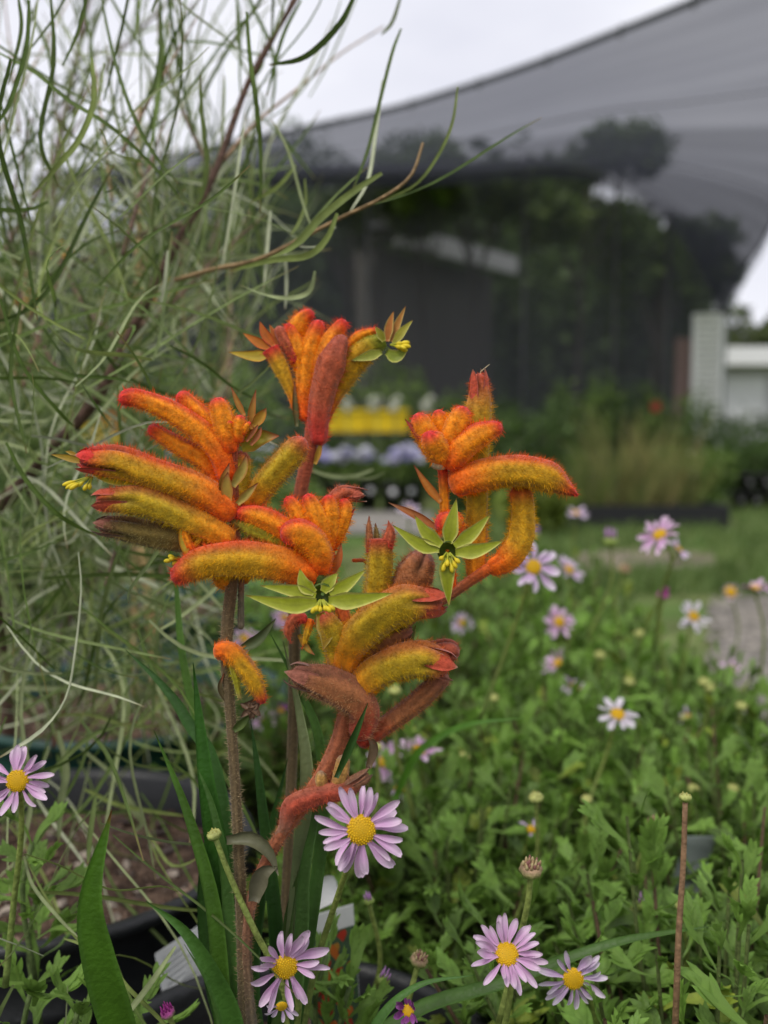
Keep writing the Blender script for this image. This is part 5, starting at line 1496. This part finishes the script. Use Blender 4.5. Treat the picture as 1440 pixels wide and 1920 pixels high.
def bud(px, py, r_px, d, kind, label, stalk=None, col=None):
    """closed or faded daisy head: cup of bracts with a dome or tuft of petals"""
    rr = np.random.default_rng(int(px + py * 7))
    hc = P(px, py, d)
    k = r_px * d / F
    path = [hc] + ([P(s[0], s[1], s[2] if len(s) > 2 else d + 0.008 * (i + 1)) for i, s in enumerate(stalk)] if stalk else [hc + [rr.normal(0, 0.004), 0.006, -0.03], hc + [rr.normal(0, 0.01), 0.015, -0.07]])
    t = thing('daisy_bud', path[-1], label, 'flower bud', 'daisy buds and faded heads')
    pp = catmull(path[::-1], 14)
    V, Fc = tube(pp, np.linspace(0.0011, 0.0008, 14), 8)
    mk('stalk', V, Fc, M_STEM, t, col=col or (0.2, 0.25, 0.06))
    ax = norm(hc - pp[-4] + [0, -0.001, 0])
    Q = Vector((0, 0, 1)).rotation_difference(Vector(ax)).to_matrix()
    V, Fc = lathe([(0.05, -0.7), (0.5, -0.6), (0.92, -0.2), (1.0, 0.15), (0.85, 0.45), (0.5, 0.62), (0.05, 0.68)], 16)
    V[:, :2] *= (1 + 0.06 * np.tile(np.cos(np.arange(16) * math.pi), 7))[:, None]
    A = np.array(Q)
    c = lerp((0.2, 0.27, 0.06), {'green': (0.36, 0.38, 0.12), 'seed': (0.3, 0.2, 0.12), 'pink': (0.2, 0.27, 0.06), 'magenta': (0.3, 0.05, 0.2)}[kind], sstep(-0.2, 0.4, np.asarray(V)[:, 2]))
    mk('calyx', (V * k) @ A.T + hc, Fc, M_STEM, t, col=c)
    m = {'green': 7, 'seed': 22, 'pink': 7, 'magenta': 9}[kind]
    for i in range(m):
        a = i * 2.4
        q = 0.7 * math.sqrt((i + 0.5) / m)
        L = {'green': 0.35, 'seed': 0.55, 'pink': 1.5, 'magenta': 1.1}[kind]
        b0 = np.array([q * math.cos(a), q * math.sin(a), 0.42])
        b1 = b0 * [1.15, 1.15, 1] + [0, 0, L]
        V, Fc = tube(np.array([(A @ (b0 * k)) + hc, (A @ ((b0 + b1) / 2 * k)) + hc, (A @ (b1 * k)) + hc]), np.array([0.13, 0.16, 0.05]) * k, 5)
        mk('petal_tip' if kind in ('pink', 'magenta') else 'scale', V, Fc, M_RAY, t, col={'green': (0.42, 0.4, 0.12), 'seed': [(0.42, 0.3, 0.16), (0.3, 0.14, 0.12), (0.5, 0.42, 0.22)][i % 3], 'pink': (0.62, 0.35, 0.66), 'magenta': (0.4, 0.05, 0.28)}[kind])
    return t


bud(402, 1566, 14, 0.255, 'green', 'pale green round bud on a slanting stalk before the sword leaves', [(430, 1640, 0.256), (475, 1740, 0.258), (530, 1850, 0.262), (560, 1990, 0.27)])
bud(1285, 1496, 12, 0.27, 'green', 'small round green bud on a tall straight brown stalk', [(1281, 1620, 0.27), (1272, 1760, 0.27), (1268, 1880, 0.272), (1262, 2010, 0.28)], col=(0.22, 0.13, 0.07))
bud(995, 1632, 22, 0.268, 'seed', 'flat-topped faded daisy head on a yellow-green stalk', [(990, 1690, 0.27), (970, 1780, 0.276), (935, 1920, 0.28)])
bud(1005, 1497, 14, 0.36, 'green', 'small yellowish bud among the leaves above a withered daisy')
bud(1226, 1544, 13, 0.36, 'seed', 'small brown seed head beside the tall brown stalk')
bud(785, 1802, 17, 0.29, 'seed', 'brown seed head beside the plant tag', [(770, 1860, 0.29), (750, 1940, 0.29)])
bud(315, 1900, 14, 0.262, 'magenta', 'magenta tipped green bud between sword leaf and pot label')
bud(1205, 1698, 13, 0.34, 'pink', 'drooping pink-tipped bud above the strap leaf')
bud(718, 1838, 13, 0.31, 'pink', 'violet bud opening sideways by the plant tag')
bud(692, 1690, 10, 0.32, 'pink', 'thin pink bud below the fully open lilac daisy')
bud(1145, 1016, 14, 0.62, 'pink', 'plump pink bud above the dirt path')
bud(1002, 1006, 11, 0.8, 'pink', 'small pink bud beyond the curved fuzzy flower')
bud(1243, 1118, 12, 0.6, 'magenta', 'dark magenta bud over the lawn end of the bed')
bud(706, 1402, 11, 0.4, 'green', 'round lime bud touching the half hidden lilac daisy')
bud(740, 1296, 13, 0.42, 'green', 'pale green bud in the gap between the low fuzzy flowers')
bud(1170, 1070, 12, 0.7, 'seed', 'yellow-brown faded head near the dirt path')
for i, (px, py, d) in enumerate(((1190, 1706, 0.36), (1320, 1280, 0.6), (1390, 1325, 0.55), (1300, 1480, 0.45), (1330, 1290, 0.62), (1180, 1280, 0.62), (870, 1420, 0.5), (1125, 1230, 0.66), (1100, 1500, 0.42), (1375, 1480, 0.45), (1285, 1350, 0.6), (1200, 1190, 0.7), (925, 1310, 0.55), (1275, 1700, 0.33))):
    bud(px, py, 11 if d > 0.4 else 9, d, 'green', 'tiny round lime bud scattered over the daisy leaves')

# ------------------------------------------------------------------ narrow-leaved shrub
tr_pts = [P(20, 1420, 0.66), P(8, 1200, 0.62), P(-25, 1010, 0.52), P(40, 905, 0.47), P(170, 762, 0.43), P(232, 650, 0.42), P(318, 480, 0.41), P(400, 330, 0.41), P(470, 145, 0.42), P(560, -10, 0.43), P(600, -80, 0.43)]
sb = tr_pts[0].copy()
sb[2] = 0.21
shr = thing('narrow_leaved_shrub', sb, 'tall shrub with long thin grey-green leaves and brown branches', 'shrub')
BR = (0.115, 0.068, 0.05)
p = catmull([sb] + tr_pts, 60)
V, Fc = tube(p, np.interp(np.linspace(0, 1, 60), [0, 0.3, 0.5, 0.8, 1], [0.006, 0.0042, 0.0026, 0.0015, 0.0009]), 8)
mk('branch', V, Fc, M_BARK, shr, col=BR)
twigs = [
    ([(330, 525, .40), (400, 505, .38), (480, 488, .36), (560, 450, .35), (640, 408, .34), (715, 372, .33), (770, 330, .33), (793, 268, .33)], 0.0011, (0.3, 0.2, 0.1)),
    ([(60, 480, .75), (80, 400, .75), (120, 220, .76), (160, 30, .77), (175, -60, .78)], 0.004, (0.17, 0.115, 0.1)),
    ([(130, 210, .76), (230, 90, .76), (330, -10, .76)], 0.0022, (0.17, 0.12, 0.1)),
    ([(420, 300, .42), (480, 230, .45), (560, 165, .5), (640, 100, .55), (720, 50, .58)], 0.0011, (0.3, 0.2, 0.12)),
    ([(350, 420, .42), (290, 430, .45), (200, 470, .48), (60, 530, .5)], 0.0014, (0.16, 0.12, 0.07)),
    ([(250, 620, .42), (330, 560, .44), (420, 470, .46), (500, 400, .48)], 0.0013, (0.18, 0.12, 0.08)),
    ([(170, 762, .43), (110, 700, .46), (40, 560, .5), (20, 400, .52), (60, 220, .55)], 0.0018, (0.12, 0.08, 0.055)),
    ([(40, 905, .47), (120, 1010, .5), (170, 1100, .55), (260, 1180, .6)], 0.0015, (0.13, 0.09, 0.06)),
    ([(60, 1290, .62), (130, 1160, .58), (200, 1060, .55), (300, 960, .52)], 0.0022, (0.13, 0.09, 0.07)),
    ([(400, 330, .41), (340, 200, .44), (300, 80, .46), (300, -40, .48)], 0.0012, (0.14, 0.11, 0.07)),
    ([(460, 170, .42), (520, 60, .4), (560, -30, .4)], 0.0009, (0.13, 0.07, 0.05)),
    ([(232, 650, .42), (150, 560, .46), (100, 430, .5), (110, 250, .55), (90, 60, .6)], 0.0016, (0.13, 0.1, 0.06)),
    ([(100, 1400, .5), (120, 1330, .49), (110, 1270, .48)], 0.0014, (0.2, 0.09, 0.06)),
    ([(300, 560, .6), (360, 600, .6), (385, 500, .62), (420, 380, .64)], 0.0018, (0.17, 0.1, 0.09)),
]
for k in range(34):
    x, y, dd = RNG.uniform(-20, 430), RNG.uniform(250, 1150), RNG.uniform(0.38, 0.75)
    dx = RNG.uniform(-40, 160)
    twigs.append(([(x, y, dd), (x + dx * 0.4, y - 110, dd), (x + dx, y - 260, dd + 0.03)], RNG.uniform(0.0006, 0.0012), [(0.34, 0.25, 0.13), (0.28, 0.18, 0.12), (0.2, 0.13, 0.1)][k % 3]))
tw_paths = [p]
for pts, r, c in twigs:
    q = catmull([P(*x) for x in pts], 24)
    tw_paths.append(q)
    V, Fc = tube(q, np.linspace(r, r * 0.45, 24), 6)
    mk('branch', V, Fc, M_BARK, shr, col=c)

leaves = []      # (path, width, colour, size score)


def add_leaf(path, w, col, hero=False):
    path = np.asarray(path)
    n = len(path)
    t = np.linspace(0, 1, n)
    prof = np.clip(np.sin(np.pi * np.clip(t * 0.9 + 0.08, 0, 1)) ** 0.5, 0.08, 1)
    tdir = path[-1] - path[0]
    nr = norm(np.array([RNG.normal(0, 0.5), -1, RNG.normal(0, 0.5)]))
    V, Fc, tt, ss = ribbon(path, w * prof, nr, 0.22, 0, 3)
    c = np.asarray(col) * (0.85 + 0.3 * (ss == 0))[:, None]
    c = lerp(c, (0.22, 0.15, 0.06), sstep(0.95, 1, tt) * 0.8)
    mid = path[n // 2]
    d = np.linalg.norm(mid - CAM)
    score = np.linalg.norm(np.diff(path, axis=0), axis=1).sum() * w / d ** 2 + (1e3 if hero else 0)
    leaves.append((score, V, Fc, c))


GREENS = [(0.1, 0.15, 0.035), (0.17, 0.225, 0.075), (0.27, 0.315, 0.15), (0.42, 0.45, 0.3), (0.07, 0.115, 0.02), (0.2, 0.25, 0.07)]
heroes = [
    ([(190, -5, .36), (215, 110, .35), (250, 215, .34), (290, 290, .34), (335, 345, .34)], 9, 0),
    ([(-5, 98, .34), (70, 140, .33), (130, 190, .33), (210, 240, .33), (300, 325, .34), (345, 385, .35)], 9, 0),
    ([(665, -10, .33), (640, 40, .33), (600, 85, .33), (560, 112, .33), (505, 122, .34)], 13, 4),
    ([(172, 108, .32), (176, 190, .32), (150, 260, .32), (110, 310, .32), (60, 365, .33)], 13, 5),
    ([(196, 118, .34), (180, 200, .34), (130, 290, .35), (80, 320, .36)], 10, 2),
    ([(462, 22, .33), (468, 110, .33), (478, 180, .33), (488, 280, .34), (488, 400, .35)], 11, 0),
    ([(716, 325, .32), (660, 362, .32), (600, 410, .32), (540, 470, .32), (420, 518, .34)], 16, 5),
    ([(632, 400, .315), (612, 448, .315), (575, 480, .315), (510, 488, .32), (430, 508, .33)], 14, 5),
    ([(858, 162, .33), (848, 230, .33), (822, 290, .33), (780, 345, .33), (715, 378, .33)], 7, 5),
    ([(752, 54, .36), (735, 100, .35), (712, 190, .345), (690, 280, .34), (660, 360, .34)], 8, 0),
    ([(718, 150, .37), (705, 250, .365), (690, 340, .36), (655, 400, .35)], 9, 3),
    ([(752, -10, .4), (735, 40, .4), (715, 65, .4)], 9, 5),
    ([(590, 508, .32), (580, 545, .32), (548, 560, .32), (500, 555, .32), (450, 535, .33)], 12, 2),
    ([(285, 674, .31), (235, 664, .31), (180, 660, .31), (130, 645, .32), (85, 600, .33), (60, 545, .34)], 14, 5),
    ([(148, 1035, .30), (154, 1110, .295), (142, 1230, .29), (125, 1310, .285), (80, 1370, .28), (0, 1420, .28)], 15, 3),
    ([(12, 830, .30), (50, 900, .3), (110, 965, .3), (180, 1005, .31)], 11, 4),
    ([(45, 1605, .28), (62, 1660, .278), (110, 1720, .276), (150, 1760, .275)], 8, 2),
    ([(45, 1605, .28), (90, 1690, .278), (135, 1750, .276), (200, 1820, .275)], 6, 5),
    ([(330, 1775, .262), (290, 1835, .26), (240, 1900, .26), (190, 1960, .26)], 14, 2),
    ([(205, 1800, .265), (240, 1850, .262), (300, 1910, .262), (340, 1960, .262)], 10, 5),
    ([(45, 1600, .28), (110, 1620, .28), (170, 1650, .28), (220, 1668, .28), (300, 1660, .28), (335, 1672, .28)], 11, 5),
    ([(60, 1190, .33), (40, 1330, .33), (60, 1500, .33), (20, 1650, .33), (-20, 1720, .33)], 12, 2),
    ([(400, 1150, .5), (340, 1230, .5), (280, 1290, .5), (180, 1370, .5), (120, 1370, .5)], 14, 2),
    ([(160, 1040, .45), (250, 1080, .45), (340, 1120, .45), (420, 1150, .46)], 11, 3),
    ([(0, 1290, .4), (80, 1292, .4), (170, 1295, .42)], 13, 2),
    ([(110, 1370, .34), (125, 1440, .34), (115, 1500, .34), (110, 1580, .34)], 16, 2),
    ([(180, 1490, .32), (170, 1560, .32), (165, 1620, .32)], 12, 1),
    ([(240, 1490, .4), (265, 1540, .4), (250, 1560, .4)], 10, 2),
    ([(150, 1400, .4), (220, 1460, .4), (250, 1520, .4), (275, 1545, .4)], 12, 2),
    ([(160, 1480, .38), (230, 1510, .38), (350, 1530, .38)], 11, 5),
    ([(120, 1760, .27), (150, 1770, .27), (200, 1800, .27)], 6, 5),
    ([(700, 880, .42), (660, 893, .42), (610, 890, .42), (560, 870, .42)], 9, 2),
    ([(722, 885, .42), (690, 897, .42), (640, 893, .42)], 7, 2),
    ([(0, 180, .33), (30, 300, .33), (60, 420, .33)], 10, 4),
    ([(95, -5, .33), (100, 120, .33), (75, 260, .33), (110, 350, .34)], 10, 0),
    ([(55, 0, .32), (50, 90, .32), (20, 190, .32), (-10, 240, .32)], 11, 4),
    ([(35, -5, .33), (40, 60, .33), (15, 160, .33)], 9, 4),
    ([(300, -5, .38), (302, 90, .38), (290, 160, .38), (270, 190, .38)], 10, 0),
    ([(565, 0, .38), (530, 70, .38), (500, 180, .38)], 8, 4),
    ([(630, 425, .33), (600, 460, .33), (560, 463, .33)], 5, 3),
    ([(572, 335, .36), (574, 380, .36), (560, 420, .36), (545, 440, .36)], 9, 5),
    ([(555, 310, .36), (520, 350, .36), (470, 380, .36)], 9, 5),
    ([(508, 395, .36), (502, 460, .36), (495, 540, .36)], 10, 3),
    ([(535, 470, .36), (538, 530, .36), (535, 580, .36)], 9, 3),
    ([(315, 470, .34), (310, 530, .34), (300, 580, .34)], 10, 3),
    ([(640, 0, .45), (600, 120, .45), (540, 200, .45), (470, 240, .45)], 8, 0),
    ([(20, 110, .3), (-5, 250, .3), (40, 420, .31), (70, 600, .31)], 11, 4),
    ([(0, 560, .31), (40, 680, .31), (110, 770, .31), (140, 800, .32)], 10, 4),
    ([(40, 560, .31), (20, 700, .31), (50, 850, .31)], 9, 0),
]
for pts, w, ci in heroes:
    q = catmull([P(*x) for x in pts], 16)
    add_leaf(q, w * 0.88 * np.mean([x[2] for x in pts]) / F, GREENS[ci], True)

# leaves along the branches and loose sprays through the whole crown
def spray(pos, tdir, L, w, col, curl):
    d = norm(tdir)
    perp = norm(np.cross(d, RNG.normal(0, 1, 3)))
    n = 10
    s = np.linspace(0, 1, n)[:, None]
    path = pos + d * L * s + perp * L * curl * (s ** 2) + np.array([0, 0, 1]) * L * RNG.normal(0.05, 0.22) * s ** 2 + perp * 0.04 * L * np.sin(s * 6)
    add_leaf(path, w, col)


def rcol(deep):
    c = np.asarray(GREENS[int(RNG.choice(6, p=[0.22, 0.22, 0.18, 0.12, 0.13, 0.13]))])
    return c * RNG.uniform(0.75, 1.25)


for q in tw_paths:
    T = norm(np.gradient(q, axis=0))
    for i in range(2 if q is not p else 24, len(q)):
        for kk in range(2):
            if len(tw_paths) > 15 and any(q is z for z in tw_paths[15:]) and RNG.uniform() < 0.8:
                continue
            if q[i][2] > 0.58 and RNG.uniform() < 0.45:
                continue
            if q is tw_paths[1] and RNG.uniform() < 0.5:
                continue
            d = T[i] * 0.8 + RNG.normal(0, 0.55, 3) + [0, 0, 0.35]
            spray(q[i], d, RNG.uniform(0.04, 0.085), RNG.uniform(0.0008, 0.0018), rcol(0), RNG.normal(0, 0.3))
# (pixel region, depth range, number, mean direction, spread)
regions = [
    ((-60, 330, -60, 330), (.31, .7), 80, (0.15, 0, 1), 0.4),
    ((250, 560, -40, 300), (.36, .75), 70, (0.35, 0, 1), 0.35),
    ((480, 680, -20, 230), (.38, .7), 12, (0.35, 0, 1), 0.35),
    ((-60, 330, 300, 700), (.33, .85), 330, (0.1, 0, 0.6), 0.8),
    ((280, 520, 280, 640), (.38, .85), 150, (0.2, 0, 0.9), 0.5),
    ((-60, 260, 650, 1100), (.33, .85), 300, (0.2, 0, 0.1), 0.9),
    ((180, 480, 620, 1000), (.42, .8), 80, (0.4, 0, 0.1), 0.9),
    ((-60, 380, 1000, 1360), (.38, .75), 220, (0.4, 0, -0.2), 0.9),
    ((-40, 330, 520, 1000), (.30, .42), 60, (0.25, 0, 0.2), 0.8),
    ((-40, 300, 1000, 1330), (.30, .45), 60, (0.3, 0, -0.2), 0.8),
    ((-20, 380, 1330, 1560), (.33, .48), 40, (0.5, 0, -0.35), 0.6),
    ((-40, 260, 1500, 1900), (.27, .3), 14, (0.3, 0, -0.5), 0.7),
    ((-40, 240, 1300, 1600), (.32, .42), 16, (0.2, 0, -0.6), 0.6),
]
for (x0, x1, y0, y1), (d0, d1), n, md, sp in regions:
    for _ in range(n):
        d = RNG.uniform(d0, d1)
        pos = P(RNG.uniform(x0, x1), RNG.uniform(y0, y1), d)
        spray(pos, np.asarray(md) + RNG.normal(0, sp, 3), RNG.uniform(0.05, 0.1) * (0.75 + 0.35 * d / 0.6), RNG.uniform(0.0008, 0.0020), rcol(d), RNG.normal(0, 0.35))
def airy(L):
    if L[0] > 999:
        return True
    m = L[1][len(L[1]) // 2] - CAM
    dep = m @ FWD
    x, y = 720 + F * (m @ RGT) / dep, 960 - F * (m @ UPV) / dep
    keep = 0.42 if y < 270 else (0.62 if y < 520 else 0.85)
    tip = L[1][-1] - CAM
    tx = 720 + F * (tip @ RGT) / (tip @ FWD)
    if x > 470:
        keep *= 0.6
    if tx > 640 or x > 560:
        keep *= 0.25
    return RNG.uniform() < keep


leaves = [L for L in leaves if airy(L)]
leaves.sort(key=lambda x: -x[0])
for sc_, V, Fc, c in leaves[:300]:
    mk('leaf', V, Fc, M_LEAF, shr, col=c)
V, Fc, c = join([(V, Fc, c) for _, V, Fc, c in leaves[300:]])
mk('foliage', V, Fc, M_LEAF, shr, col=c, kind='stuff')

# bamboo stakes standing in the green pots
for px0, py0, px1, py1, d, lab in ((262, 200, 255, 640, 0.72, 'thin tan bamboo stake rising through the narrow-leaved shrub'), (270, 1020, 300, 1345, 0.70, 'short tan bamboo stake pushed into the green pot soil')):
    a, b = P(px0, py0, d), P(px1, py1, d)
    if py1 < 800:
        b = P(250, 1330, d)
    t = thing('bamboo_stake', b, lab, 'stake')
    n = 15
    q = a + (b - a) * np.linspace(0, 1, n)[:, None]
    r = np.full(n, 0.0022 if py1 < 800 else 0.0042)
    r[::3] *= 1.2
    V, Fc = tube(q, r, 8)
    mk('cane', V, Fc, M_BARK, t, col=(0.42, 0.29, 0.13))
    for i in range(0, n, 3):
        V, Fc = tube(np.array([q[i] - [0, 0, 0.0008], q[i] + [0, 0, 0.0008]]), r[i] * 1.12, 8)
        mk('node', V, Fc, M_BARK, t, col=(0.3, 0.2, 0.1))
